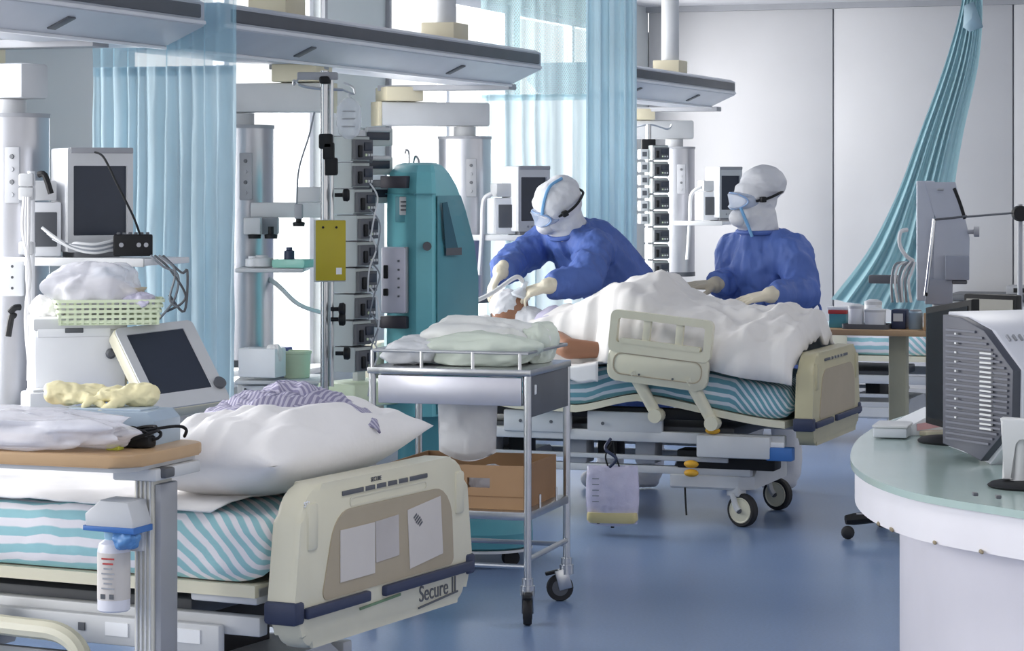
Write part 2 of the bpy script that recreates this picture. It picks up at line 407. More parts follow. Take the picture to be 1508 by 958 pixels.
# ------------------------------------------------------------------ medical pendants hanging from the beams
def pendant(px, label, arm_deg, arm_len, zbot=.95, shelf=None):
    k = b_on_beam(px, -4.75)
    t = thing('medical_pendant', label, 'pendant', room(-4.75, k, 0), group=None)
    c = B(); n = 40; pts = []
    for i in range(n):
        a = 2 * math.pi * i / n
        ca, sa = math.cos(a), math.sin(a)
        pts.append((.135 * math.copysign(abs(ca) ** .75, ca), .125 * math.copysign(abs(sa) ** .75, sa)))
    c.loft([[Vector((x, y, z)) for x, y in pts] for z in (zbot, 1.795)])
    c.obj('column', M_alu, t)
    B().loft([[Vector((x * 1.03, y * 1.03, z)) for x, y in pts] for z in (1.785, 1.80)]).obj('column_rim', M_grey, t)
    B().loft([[Vector((x * 1.02, y * 1.02, z)) for x, y in pts] for z in (zbot - .03, zbot)]).obj('column_foot', M_dgrey, t)
    # printed plate and gas sockets on the side turned to the ward
    pl = B().box((.085, -.122, 1.58), (.06, .010, .2), .004).obj('socket_plate', M_grey, t)
    for i in range(4):
        B().cyl((.085, -.125, 1.645 - i * .045), (.085, -.131, 1.645 - i * .045), .009, .008, 12).obj('gas_socket', M_grey if i % 2 else M_dgrey, pl)
    B().cyl((0, 0, 1.795), (0, 0, 1.85), .06, n=20).obj('swivel', M_lgrey, t)
    d = Vector((math.sin(R(arm_deg)), math.cos(R(arm_deg)), 0))   # from column towards the beam
    mid = d * (arm_len / 2 - .12); q = Euler((0, 0, -R(arm_deg)))
    B().box(mid + Vector((0, 0, 1.915)), (.15, arm_len, .125), .012, rot=q).obj('arm', M_lgrey, t)
    e = d * (arm_len - .12)
    B().box(e + d * .004 + Vector((0, 0, 1.915)), (.152, .02, .127), .004, rot=q).obj('arm_end', M_beige, t)
    e2 = d * (arm_len - .24)
    B().box(e2 + Vector((0, 0, 2.018)), (.22, .2, .075), .006, rot=q).obj('pivot_block', M_beige, t)
    B().box((.5 * (e2.x + .25), e2.y, 2.053 - .003), (abs(.25 - e2.x) + .2, .12, .03), .004).obj('beam_carriage', M_grey, t)
    return t
PD1 = pendant(14, 'silver pendant column with a grey arm beside the grey wall, cropped by the monitor shelf', -80, .45, .72)
PD2 = pendant(354, 'silver pendant column standing right beside the gathered blue curtain', 85, .52, .80)
PD3 = pendant(684, 'silver pendant column behind the teal machine', -128, .6)
PD4 = pendant(993, 'silver pendant column beside the panelled end wall and the infusion tower', -120, .5)
# ------------------------------------------------------------------ curtains
C_BLUE = cloth_mat('blue_curtain_cloth', 'cbe1eb', .4)
C_TEAL = cloth_mat('teal_curtain_cloth', 'a9cbd3', .3)
C_SHEER = cloth_mat('sheer_curtain_cloth', 'd3e8ee', .55, .22)
C_NET = cloth_mat('curtain_net', 'a3cbdc', .5, .12, net=420)
C_NET2 = cloth_mat('curtain_open_net', 'b8d6da', .5, .05, net=150)
def folds(u, n, seed, sharp=.75):
    ph = u * n * 2 * math.pi + 4.5 * nz(u * 3 + seed, seed)
    a = .65 + .8 * nz(u * 6 + seed * 2, 4.1)
    s = math.sin(ph)
    return a * math.copysign(abs(s) ** sharp, s)
def curtain(label, p0, p1, zbot, zjoin, ztop, n, amp, seed, cloth, net, flare=0., pull=None):
    p0, p1 = Vector((p0[0], p0[1], 0)), Vector((p1[0], p1[1], 0))
    d = p1 - p0; ln = d.length; d.normalize(); nn = Vector((-d.y, d.x, 0))
    t = thing('privacy_curtain', label, 'curtain', p0, 0)
    def pt(u, z):
        k = (ztop - z) / (ztop - zbot)
        # folds merge and wander towards the hem
        A = amp * (.55 + .6 * k)
        w = folds(u + .03 * k * nz(u * 4 + seed, z), n, seed)
        x = u * ln + .35 * amp * folds(u + .011, n, seed + 3) * k + flare * k * (u - .5)
        return d * x + nn * (A * w + .015 * nz(u * 9, z * 2, seed)) + Vector((0, 0, z))
    N = n * 14
    B().grid(lambda i, j: pt(i, zbot + (zjoin - zbot) * j), N, 40, lambda i, j: (i, j)).obj('cloth', cloth, t, fix=False, angle=80)
    B().grid(lambda i, j: pt(i, zjoin - .012 + (ztop - zjoin) * j), N, 12, lambda i, j: (i * ln * 2.2, (ztop - zjoin) * j)).obj('net_header', net, t, fix=False, angle=80)
    B().grid(lambda i, j: pt(i, zjoin - .03 + .035 * j) - nn * .002, N, 1).obj('header_seam', cloth, t, fix=False, angle=80)
    B().box(d * (ln / 2) + Vector((0, 0, ztop + .015)), (ln + .5, .03, .03), .004, rot=Euler((0, 0, math.atan2(d.y, d.x)))).obj('ceiling_track', M_white, t)
    return t
def line_pts(pxm, Ym, px0, px1):
    c = at(pxm, HY, Ym); out = []
    for px in (px0, px1):
        k = (px - CX) / F; t = (k * c.y - c.x) / (VA.x - k * VA.y); p = c + VA * t; out.append((p.x, p.y))
    return out
cp = line_pts(317, 9.5, 137, 352)
curtain('gathered pale blue curtain with a net header hanging beside the grey wall', cp[0], cp[1], .30, 1.985, ZC - .03, 11, .032, 1.3, C_BLUE, C_NET, -.02)
cp = line_pts(850, 13.75, 708, 936)
SH = curtain('sheer blue curtain with an open net header hanging behind the leaning nurse', cp[0], cp[1], .30, 2.03, ZC - .03, 9, .034, 5.7, C_SHEER, C_NET2)
# denser bunch at the wall end of the sheer curtain: same curtain, drawn together
cpb = line_pts(850, 13.70, 862, 938)
d_ = Vector((cpb[1][0] - cpb[0][0], cpb[1][1] - cpb[0][1], 0)); L_ = d_.length; d_.normalize(); n_ = Vector((-d_.y, d_.x, 0))
base_ = Vector((cpb[0][0], cpb[0][1], 0)) - Vector(SH.location)
B().grid(lambda i, j: base_ + d_ * (L_ * i) + n_ * (.03 * folds(i, 5, 8.2)) + Vector((0, 0, .3 + 2.5 * j)), 60, 30).obj('gathered_edge', C_BLUE, SH, fix=False, angle=80)
# teal curtain dragged aside in front of the end wall
def side_curtain():
    Y = 16.6
    L = [(1418, -70), (1416, 0), (1392, 90), (1352, 200), (1318, 290), (1276, 370), (1222, 440)]
    Rr = [(1442, -70), (1446, 0), (1440, 90), (1416, 200), (1402, 290), (1398, 400), (1392, 470)]
    Lp = spline([at(x, y, Y) for x, y in L], 8); Rp = spline([at(x, y, Y - .1) for x, y in Rr], 8)
    base = room(*to_room(at(1400, HY, Y))[:2])
    t = thing('privacy_curtain', 'teal curtain knotted high up and swept sideways against the panelled end wall', 'curtain', (base.x, base.y, 0), 0)
    m = len(Lp) - 1
    def f(u, v):
        i = v * m; k = int(i); q = i - k; k2 = min(k + 1, m)
        a = Lp[k].lerp(Lp[k2], q); b = Rp[k].lerp(Rp[k2], q)
        w = u + .04 * math.sin(u * 9)
        p = a.lerp(b, w)
        wid = (b - a).length
        p.y += (.12 * wid + .012) * folds(u, 6, 2.6, .8) - .10 * wid * math.sin(u * math.pi)
        return p - Vector((base.x, base.y, 0))
    B().grid(f, 84, 60, lambda u, v: (u, v)).obj('cloth', C_TEAL, t, fix=False, angle=80)
    # turned-over flap by the knot
    fl = [at(1420, 8, Y - .12), at(1434, 2, Y - .12), at(1448, 40, Y - .12), at(1428, 47, Y - .14), at(1418, 40, Y - .14)]
    b = B(); c = sum(fl, Vector()) / 5
    vs_ = [b.bm.verts.new(p - Vector((base.x, base.y, 0))) for p in fl]; cv = b.bm.verts.new(c - Vector((base.x, base.y + .04, 0)))
    for i in range(5): b.bm.faces.new((vs_[i], vs_[(i + 1) % 5], cv))
    b.obj('turned_flap', C_BLUE, t, solid=.004)
    k = at(1432, -75, Y); k.z = ZC - .01
    B().box(Vector((k.x - base.x, k.y - base.y, k.z - .005)), (1.6, .03, .03), .004, rot=Euler((0, 0, ROT))).obj('ceiling_track', M_white, t)
side_curtain()

# ------------------------------------------------------------------ hospital beds
def rpoly(pts, n=6):
    out = []; m = len(pts)
    for i in range(m):
        p = Vector(pts[i][:2]); r = pts[i][2]; a = (Vector(pts[i - 1][:2]) - p).normalized(); b = (Vector(pts[(i + 1) % m][:2]) - p).normalized()
        h = a.angle(b) / 2; t = r / math.tan(h); s0, s1 = p + a * t, p + b * t; c = p + (a + b).normalized() * (r / math.sin(h))
        for k in range(n + 1):
            q = s0.lerp(s1, k / n) - c; q = c + q.normalized() * r; out.append((q.x, q.y))
    return out
def text_obj(body, size, m, parent, loc, rot, ext=.001):
    cu = bpy.data.curves.new('lettering', 'FONT'); cu.body = body; cu.size = size; cu.extrude = ext
    o = bpy.data.objects.new('lettering', cu); COL.objects.link(o)
    dg = bpy.context.evaluated_depsgraph_get(); me = bpy.data.meshes.new_from_object(o.evaluated_get(dg))
    bpy.data.objects.remove(o); bpy.data.curves.remove(cu)
    o = link('lettering', me, m, parent, loc, rot); o['kind'] = 'stuff'; return o
BX = 1.05
# end board plane: local y across the bed, z up; drawn in (y,z) and extruded along x
MYZ = Matrix(((0, 1, 0, 0), (1, 0, 0, 0), (0, 0, 1, 0), (0, 0, 0, 1)))
def endboard(t, x, name, front=1, papers=False, m=None):
    m = m or M_cream
    P = rpoly([(-.43, .385, .06), (.43, .385, .06), (.482, .50, .06), (.44, .794, .105), (-.44, .794, .105), (-.482, .50, .06)])
    fb = B().prism(P, x - .04, x + .04, MYZ, bev=.02).obj(name, m, t)
    s = x + .04 * front
    I = rpoly([(-.355, .497, .02), (.365, .497, .02), (.35, .715, .10), (-.285, .715, .10)])
    B().prism(I, s - .004 * front, s + .003 * front, MYZ).obj('inset_panel', M_creamd, fb)
    for a, b, q in ((-.44, -.12, 0), (-.04, .47, 0)):
        B().box((s + .006 * front, (a + b) / 2, .478), (.02, b - a, .028), .006).obj('bumper_strip', M_navy, fb)
    for y in (-.462, .462):
        B().box((x, y * 1.01, .482), (.095, .05, .058), .01).obj('corner_bumper', M_navy, fb)
    B().box((s + .001 * front, -.02, .757), (.006, .46, .012), .002).obj('handle_slot', M_dgrey, fb)
    for i in range(5):
        B().box((s + .003 * front, -.14 + i * .06, .757), (.006, .006, .014), .001).obj('slot_rib', M_cream, fb)
    # moulded grip columns at both ends
    for y in (-.40, .40):
        B().box((s - .003 * front, y, .69), (.022, .05, .12), .01).obj('moulded_grip', m, fb)
    if papers:
        for (y0, z0, y1, z1, tilt, mm) in ((-.265, .532, -.085, .665, 0, M_paper), (-.08, .56, .045, .668, .03, mat('grey_paper', 'b9b4b2', .8)), (.10, .525, .29, .685, .09, M_paper)):
            pg = B().box((s + .0045 * front, (y0 + y1) / 2, (z0 + z1) / 2), (.0015, y1 - y0, z1 - z0), rot=Euler((tilt, 0, 0))).obj('paper_sheet', mm, fb)
            if y0 > .05:
                for q in range(5):
                    B().box((s + .0056 * front, .135 + q * .008, .655 - q * .006), (.0006, .028 - abs(q - 2) * .004, .006), rot=Euler((.5, 0, 0))).obj('stamp_mark', M_dgrey, pg)
        text_obj('Secure II', .062, M_dgrey, fb, (s + .001, .165, .418), (R(90), 0, R(90)))
        B().box((s + .002, .275, .410), (.003, .23, .005), rot=Euler((.06, 0, 0))).obj('lettering_underline', M_dgrey, fb)
        text_obj('stryker', .03, M_white, fb, (s - .002, -.435, .742), (R(90), 0, R(90)))
        text_obj('SECURE', .016, M_dgrey, fb, (s + .001, -.10, .772), (R(90), 0, R(90)))
        B().box((s + .002, -.05, .452), (.002, .22, .007), rot=Euler((.03, 0, 0))).obj('print_line', mat('green_print', '6d8a6c', .6), fb)
        B().frame([(a, b) for a, b in rr(-.21, .718, .21, .744, .012, 3)], [(a, b) for a, b in rr(-.205, .722, .205, .74, .01, 3)], s, s + .0015, MYZ).obj('moulded_outline', M_cream, fb)
    return fb
def caster(t, x, y, ang, r=.075):
    f = B()
    f.box((x, y, .165), (.07, .07, .06), .012, rot=Euler((0, 0, ang)))
    d = Vector((math.cos(ang), math.sin(ang), 0)); nn = Vector((-d.y, d.x, 0)); c = Vector((x, y, r)) + d * .035
    for s_ in (-1, 1):
        f.tube([Vector((x, y, .15)) + nn * .03 * s_, (Vector((x, y, .12)) + c) / 2 + nn * .031 * s_, c + nn * .031 * s_], .014, 8, 4)
    fo = f.obj('caster', M_lgrey, t)
    q = Euler((R(90), 0, ang))
    B().lathe([(.045, -.02), (r - .006, -.022), (r, -.014), (r, .014), (r - .006, .022), (.045, .02)], c, 28, q).obj('tyre', M_rubber, fo)
    B().lathe([(.012, -.026), (.05, -.021), (.055, -.024), (.058, -.0225), (.058, .0225), (.055, .024), (.05, .021), (.012, .026)], c, 28, q).obj('wheel_disc', M_cream, fo)
    B().lathe([(.013, -.034), (.013, .034)], c, 12, q).obj('axle_cap', M_dgrey, fo)
def mattress(t, profile, m, hw=.44, th=.16, corner=True, name='mattress', seed=1, x0=-.99, x1=.985, shear=1.):
    """profile: z of the deck along x. The striped sheet follows the mattress round its edges"""
    N = 70; r = .045
    sec = []   # (y, z) from the near bottom over the top to the far bottom
    for a in range(0, 7): sec.append((-hw + r - r * math.cos(R(15 * a)) , th - r + r * math.sin(R(15 * a))))
    sec = [(-hw + .02, 0.0), (-hw, .02), (-hw - .004, .05), (-hw - .003, .085)] + sec + [(-hw + .12, th), (-hw / 2, th + .006), (0, th + .008)]
    sec = sec + [(-y, z) for y, z in sec[-2::-1]]
    L = [0.]
    for p, q in zip(sec, sec[1:]): L.append(L[-1] + math.dist(p, q))
    def f(i, j):
        x = x0 + (x1 - x0) * i; k = min(len(sec) - 1, round(j * (len(sec) - 1))); y, z = sec[k]
        e = min(1., (x1 - x) / .10, (x - x0) / .06); e = max(0., e); sq = math.sqrt(max(0., 1 - (1 - e) ** 2))
        y *= .86 + .14 * sq; zz = th * .45 + (z - th * .45) * (.35 + .65 * sq)
        wv = .008 * nz(x * 5, y * 6, seed) + .005 * nz(x * 14, z * 20, seed + 2)
        if z > .1 * th: zz += wv
        return Vector((x, y * (1 + .02 * nz(x * 4, z * 9, seed)), zz + interp(profile, x)))
    def uvf(i, j):
        x = x0 + (x1 - x0) * i; k = min(len(sec) - 1, round(j * (len(sec) - 1)))
        q = max(0., x - (x1 - .26))
        return (x, L[k] + shear * (q * .7 + q * q * 1.2) + .006 * nz(x * 3, L[k] * 6, seed))
    b = B().grid(f, N, len(sec) - 1, uvf)
    for i in (0, 1):
        vs_ = [b.bm.verts.new(f(i, j / (len(sec) - 1))) for j in range(len(sec))]
        fc = b.bm.faces.new(vs_ if i else vs_[::-1])
        for l in fc.loops: l[b.uv].uv = (l.vert.co.x, l.vert.co.z * 1.2 + .2)
    bmesh.ops.remove_doubles(b.bm, verts=b.bm.verts, dist=.0005)
    return b.obj(name, m, t, angle=60)
def deck(t, profile, x0=-1., x1=.96):
    b = B(); N = 40
    for y0, y1 in ((-.46, .46),):
        rings = []
        for i in range(N + 1):
            x = x0 + (x1 - x0) * i / N; z = interp(profile, x)
            rings.append([Vector((x, y0, z - .035)), Vector((x, y1, z - .035)), Vector((x, y1, z - .004)), Vector((x, y0, z - .004))])
        b.loft(rings)
    return b.obj('deck', M_cream, t)
def undercarriage(t, zf=.40, detail=True):
    for y in (-.40, .40):
        B().box((0, y, zf), (1.9, .04, .05), .006).obj('frame_rail', M_lgrey, t)
    B().box((-.05, 0, zf + .02), (1.5, .7, .05), .008).obj('frame_tray', M_dgrey, t)
    for x in (-.62, .55):
        B().box((x, 0, .28), (.09, .42, .26), .01).obj('lift_column', M_black, t)
    for y in (-.33, .33):
        B().box((0, y, .245), (1.55, .05, .035), .006).obj('base_rail', M_lgrey, t)
        B().box((0, y - .03, .30), (1.35, .022, .022), .004).obj('lower_bar', M_lgrey, t)
    if detail:
        B().box((-.22, -.415, .455), (.33, .03, .10), .008).obj('control_panel', M_lgrey, t)
        B().box((.2, -.405, .46), (.36, .03, .10), .008).obj('control_panel', M_lgrey, t)
        B().box((.72, -.43, .37), (.34, .05, .10), .008).obj('battery_box', M_lgrey, t)
        for x, z in ((.62, .44), (.52, .285), (.52, .245)):
            B().ell((x, -.43, z), (.035, .022, .018), u=12, v=8).obj('release_button', M_orange, t)
        B().box((.66, -.30, .30), (.46, .12, .085), .01).obj('lift_housing', M_black, t)
        B().box((.0, -.38, .505), (1.5, .06, .05), .008).obj('under_deck_shade', M_black, t)  # black bar put in for the shade in the gap beneath the mattress
        B().tube([(.47, -.36, .17), (.475, -.365, .10), (.48, -.37, .045)], .005, 6).obj('brake_lever', M_black, t)
        B().box((.93, -.42, .345), (.12, .06, .06), .006).obj('foot_bumper', M_blue, t)
        for i, x in enumerate((-.5, -.36, -.05, .08, .28)):
            B().box((x, -.30 + .06 * (i % 2), .33), (.10, .12, .10 + .02 * (i % 3)), .012).obj('motor_housing', M_black if i % 2 else M_grey, t)
        for x in (-.3, -.15, .1):
            B().cyl((x, -.433, .455), (x, -.428, .455), .008, n=8).obj('panel_screw', M_dgrey, t)
        B().box((.8, -.425, .38), (.3, .02, .034), .004).obj('label_rail', M_white, t)
    # moulded foot cover over the casters
    for sx in (1, -1):
        pl = [(-.02, -.36), (.30, -.36), (.36, -.30), (.36, .30), (.30, .36), (-.02, .36)]
        rings = [[Vector((sx * (.42 + x * 1.0), y * k, z)) for x, y in pl] for z, k in ((.165, .98), (.175, 1.0), (.225, 1.0), (.275, .74))]
        B().loft(rings).obj('base_cover', M_lgrey, t)
        for y in (-.32, .32): caster(t, sx * .70, y, R(-20) if sx > 0 else R(200))
def siderail(t, x0, x1, z0, z1, y, tilt=0., legs=True, name='side_rail'):
    w, h = x1 - x0, z1 - z0
    Mr = Matrix.Translation((x0, y, z0)) @ Matrix.Rotation(tilt, 4, 'Y')
    out = rr(0, 0, w, h, .035, 5); zs = h * .5
    # solid lower half and a frame with three openings above
    b = B()
    b.prism(rr(.004, 0, w - .004, zs, .045, 5), -.014, .014, Mr, bev=.006)
    b.frame(rr(0, zs - .03, w, h, .03, 5), rr(.035, zs + .015, w - .035, h - .035, .012, 5), -.018, .018, Mr)
    for k in (.36, .68): b.box(Mr @ Vector((w * k, 0, (zs + h) / 2)), (.035, .026, h - zs - .03), .005, rot=Mr.to_3x3().to_4x4())
    sr = b.obj(name, M_cream, t)
    B().prism(rr(.05, zs + .012, w - .05, zs + .035, .01, 3), -.02, .02, Mr).obj('grip_ridge', M_cream, sr)
    B().frame(rr(.03, .03, w - .03, zs - .03, .04, 5), rr(.035, .035, w - .035, zs - .035, .037, 5), -.0165, -.013, Mr).obj('moulded_outline', M_creamd, sr)
    for k in (.33, .66): B().cyl(Mr @ Vector((w * k, -.012, .04)), Mr @ Vector((w * k, -.018, .04)), .005, n=8).obj('screw', M_dgrey, sr)
    if legs:
        for k in (.25, .8):
            p = Mr @ Vector((w * k, .01, .05)); q = p + Vector((.105, .03, -.20))
            B().cyl(p, q, .03, .026, 12).obj('link_arm', M_cream, sr)
            B().cyl(q - Vector((0, .04, 0)), q + Vector((0, .03, 0)), .032, n=14).obj('pivot', M_cream, sr)
    return sr

# bed in front: its foot end faces the aisle
b1a = R(-26.2)
bd1 = thing('hospital_bed', 'empty hospital bed with striped sheet, a pillow at its cream footboard reading Secure II', 'bed', (-1.303, 7.22, 0), b1a)
flat = [(-1.1, .545), (1.1, .545)]
endboard(bd1, BX, 'footboard', 1, True)
endboard(bd1, -BX - .02, 'headboard', -1)
deck(bd1, flat); mattress(bd1, flat, STR, th=.165, seed=3, hw=.455); undercarriage(bd1, .43, False)
B().box((.0, -.44, .395), (1.7, .03, .075), .006).obj('label_rail', M_lgrey, bd1)
for k in range(4): B().box((.43 + k * .11, -.457, .40), (.07 if k % 2 else .02, .004, .035 if k % 2 else .02)).obj('rail_label', M_dgrey if k % 2 == 0 else M_white, bd1)
B().box((.86, -.40, .515), (.2, .1, .05), .008).obj('deck_corner', M_lgrey, bd1)
# lowered side rail of moulded tubes
sr = B().tube([(.50, -.56, .20), (.51, -.56, .33), (.45, -.56, .395), (.30, -.56, .405), (-.10, -.56, .41), (-.40, -.56, .405), (-.56, -.56, .36), (-.58, -.56, .2)], .026, 10, 6)
for x in (-.35, -.05, .2): sr.cyl((x, -.56, .40), (x, -.56, .2), .024, n=10)
sr.tube([(.50, -.56, .2), (.2, -.56, .19), (-.58, -.56, .2)], .024, 10)
sr = sr.obj('lowered_side_rail', M_cream, bd1)
for x in (-.42, .15): B().tube([(x, -.50, .44), (x, -.555, .45), (x, -.575, .40), (x + .01, -.565, .3)], .034, 12, 5).obj('rail_link', M_cream, sr)

# bed with the patient
b2a = R(-20.2)
bd2 = thing('hospital_bed', 'raised hospital bed carrying the patient, cream side rail up, striped mattress', 'bed', (.469, 12.07, 0), b2a)
gat = [(-1.1, .71), (-.95, .68), (-.3, .545), (-.02, .54), (.27, .60), (.92, .50), (1.1, .48)]
endboard(bd2, BX, 'footboard', 1, False, mat('shaded_cream_plastic', 'b9b292', .4, var=.05))  # footboard colour darkened to carry its shading
endboard(bd2, -BX - .02, 'headboard', -1)
deck(bd2, gat); mattress(bd2, gat, STR2, th=.15, seed=7, hw=.45, shear=1.2); undercarriage(bd2, .40, True)
siderail(bd2, .14, .62, .665, .985, -.505, .10)

# next bed behind, only its middle shows past the footboard
bd3 = thing('hospital_bed', 'hospital bed with striped sheet standing under the wooden overbed table by the end wall', 'bed', (1.70, 15.55, 0), ROT)
endboard(bd3, BX, 'footboard', 1); endboard(bd3, -BX - .02, 'headboard', -1)
deck(bd3, flat); mattress(bd3, flat, STR, th=.15, seed=11); undercarriage(bd3, .40, False)
B().box((.2, -.47, .60), (.5, .03, .22), .02).obj('side_rail', M_cream, bd3)
# ------------------------------------------------------------------ people
def hand(b, wrist, direction, up, side=1, curl=.25, spread=.12, sc=1.):
    """palm, four fingers of unequal length and a thumb, added to b; side=+1 puts the thumb to the left of the direction"""
    x = Vector(direction).normalized(); z = Vector(up); z = (z - x * z.dot(x)).normalized(); y = z.cross(x)
    W_ = Vector(wrist)
    def P(a, c, d): return W_ + (x * a + y * (c * side) + z * d) * sc
    b.caps(P(-.03, 0, 0), P(.02, 0, 0), .029 * sc, .027 * sc)
    for k in (-1, -.33, .33, 1):                    # palm as four bones side by side
        b.caps(P(.01, .018 * k, 0), P(.085, .029 * k, .004), .019 * sc, .0125 * sc, 10)
    for k, (yy, ln) in enumerate(((.031, .070), (.0105, .079), (-.0105, .074), (-.031, .058))):
        p = (.088, yy, .004); ang = 0.; fan = spread * yy / .03
        for s_, (fr, rad) in enumerate(((.45, .0098), (.31, .0088), (.24, .0078))):
            ang += curl * (.7, 1.1, .8)[s_] * (1 + .12 * k)
            q = (p[0] + ln * fr * math.cos(ang), p[1] + ln * fr * math.sin(fan) * .8, p[2] - ln * fr * math.sin(ang))
            b.caps(P(*p), P(*q), rad * sc, (rad - .0008) * sc, 8); p = q
    p = (.022, .030, -.004)
    for (dx, dy, dz), rad in (((.030, .026, -.008), .0145), ((.030, .011, -.008), .0115), ((.024, .004, -.009), .0095)):
        q = (p[0] + dx, p[1] + dy * (1 - .3 * curl), p[2] + dz * (1 + curl)); b.caps(P(*p), P(*q), rad * sc, (rad - .001) * sc, 8); p = q
def drape(seed, axis, a=.014, s=8.):
    axis = Vector(axis).normalized()
    def f(c):
        k = c.dot(axis); p = (c - axis * k) * s + axis * (k * s * .28)
        r = 1 - 2.4 * abs(noise.noise(p + Vector((seed, 0, 0))))
        q = c * (s * 1.3); r2 = 1 - 2.2 * abs(noise.noise(Vector((q.x * .5 + q.z, q.y, q.z * .5 - q.x)) + Vector((0, seed, 0))))
        p3 = (c - axis * k) * (s * 2.1) + axis * (k * s * .5)
        r3 = 1 - 2.4 * abs(noise.noise(p3 + Vector((0, 0, seed))))
        return a * (.7 * r + .35 * r2 + .3 * r3 - .4)
    return f
def cloth_fold(seed, a=.010, s=7.):
    def f(c):
        r = 1 - abs(nz(c.x * s * .8 + seed, c.y * s, c.z * s * 1.3, 1., 2)) * 2
        return a * (r - .35) + .5 * a * nz(c.x * 17, c.y * 17 + seed, c.z * 17)
    return f
def nurse(label, J, G1, G2, face, hooddef):
    hip = J['pelvis']; loc = Vector((hip.x, hip.y, 0))
    t = thing('person', label, 'person', loc, 0)
    j = {k: v - loc for k, v in J.items() if isinstance(v, Vector) and k != 'side'}
    fx = Vector(face).normalized()                  # where the face looks
    up = (j['head'] - j['neck']).normalized(); rt = fx.cross(up).normalized(); up = rt.cross(fx)
    hd = j['head']
    # the body itself, one skin from the shoes to the head
    b = B()
    b.caps(j['pelvis'], j['waist'], .13, .12); b.caps(j['waist'], j['chest'], .12, .125); b.caps(j['chest'], j['neck'], .12, .055); b.caps(j['neck'], hd, .052, .07)
    b.ell(hd + up * .02, (.075, .09, .105), rot=fx.to_track_quat('Y', 'Z').to_euler()); b.ell(hd + fx * .05 - up * .05, (.05, .045, .05))
    b.caps(hd + fx * .085 + up * .01, hd + fx * .105 - up * .02, .009, .014, 8)
    for s_ in (-1, 1): b.ell(hd + rt * .08 * s_, (.015, .02, .03))
    for n in ('n', 'f'):
        b.caps(j['sh_' + n], j['el_' + n], .045, .04); b.caps(j['el_' + n], j['wr_' + n], .04, .028)
    b.caps(j['sh_n'], j['sh_f'], .06, .06)
    for s_ in (-1, 1):
        h = j['pelvis'] + J['side'] * .09 * s_; k = Vector((h.x, h.y, .46)); f_ = Vector((h.x, h.y, .07)) + J['side'] * .02 * s_
        b.caps(h, k, .085, .058); b.caps(k, f_, .058, .045)
    body = link('body', organic(b, .014, 4), M_skin, t)
    # white coverall legs with shoe covers
    b = B()
    for s_ in (-1, 1):
        h = j['pelvis'] + J['side'] * .09 * s_; k = Vector((h.x, h.y, .46)); f_ = Vector((h.x, h.y, .10)) + J['side'] * .02 * s_
        b.caps(h, k, .115, .088); b.caps(k, f_, .088, .068); b.caps(Vector((f_.x, f_.y, .048)), Vector((f_.x, f_.y, .045)) + Vector((fx.x, fx.y, 0)).normalized() * .12, .046, .042)
    link('coverall_legs', organic(b, .014, 5, cloth_fold(3, .006)), M_hood, t)
    # blue gown
    b = B()
    b.caps(j['pelvis'], j['waist'], .17, .165, 18); b.caps(j['waist'], j['chest'], .17, J.get('bulk', .168), 18)
    b.caps(j['chest'], j['neck'] - up * .03, .16, .108, 18)
    b.caps(j['sh_n'], j['neck'] - up * .03, .085, .085, 16); b.caps(j['sh_f'], j['neck'] - up * .03, .085, .085, 16)
    b.caps(j['sh_n'], j['chest'], .09, .14, 16); b.caps(j['sh_f'], j['chest'], .09, .14, 16)
    for n in ('n', 'f'):
        bk_ = (j['el_' + n] - j['wr_' + n]).normalized()
        b.caps(j['sh_' + n], j['el_' + n], .094, .084, 16); b.caps(j['el_' + n], j['wr_' + n] + bk_ * .085, .084, J['cuff'], 16); b.cyl(j['wr_' + n] + bk_ * .09, j['wr_' + n] + bk_ * .022, J['cuff'], J['cuff'] * .92, 16)
    b.cyl(j['pelvis'] + Vector((0, 0, .02)), Vector((j['pelvis'].x, j['pelvis'].y, .42)), .19, .235, 24)
    gown = link('gown', organic(b, .011, 7, drape(J['seed'], j['neck'] - j['pelvis'], .021, 9.)), M_gown, t)
    # collar, ties
    b = B()
    c0 = j['neck'] + up * .02
    b.tube([c0 + (rt * math.cos(a) * .108 + fx * math.sin(a) * .108) for a in [i * math.pi / 6 for i in range(12)]], .012, 8, 4, True)
    b.obj('collar_binding', M_gown, gown)
    if 'tie' in J:
        T = [p - loc for p in J['tie']]
        B().tube(T, .007, 8, 6).obj('tie_ribbon', M_gown, gown)
    # gloves, every finger its own
    for n, G in (('n', G1), ('f', G2)):
        b = B(); w = j['wr_' + n]
        hand(b, w, G['dir'], G['up'], G['side'], G['curl'], .12, 1.08)
        d = Vector(G['dir']).normalized()
        back = (j['el_' + n] - w).normalized()
        b.caps(w, w + back * .05, .040, .050)
        link('glove', organic(b, .0045, 3), G['m'], t)
    # hood of the coverall with face covering
    b = B()
    for (a, c, d, r) in hooddef:
        b.ell(hd + fx * a + rt * c + up * d, r, rot=fx.to_track_quat('Y', 'Z').to_euler(), u=24, v=16)
    b.caps(hd - up * .05, j['neck'] + up * .03, .098, .098, 18)
    hood = link('hood', organic(b, .007, 5, cloth_fold(J['seed'] + 4, .008, 9.)), M_hood, t)
    # goggles: shell, window, strap with buckle
    Mg = Matrix((( rt.x, fx.x, up.x, 0), (rt.y, fx.y, up.y, 0), (rt.z, fx.z, up.z, 0), (0, 0, 0, 1))); Mg.translation = hd
    gz = J.get('gz', -.005)
    g = B(); rings = []
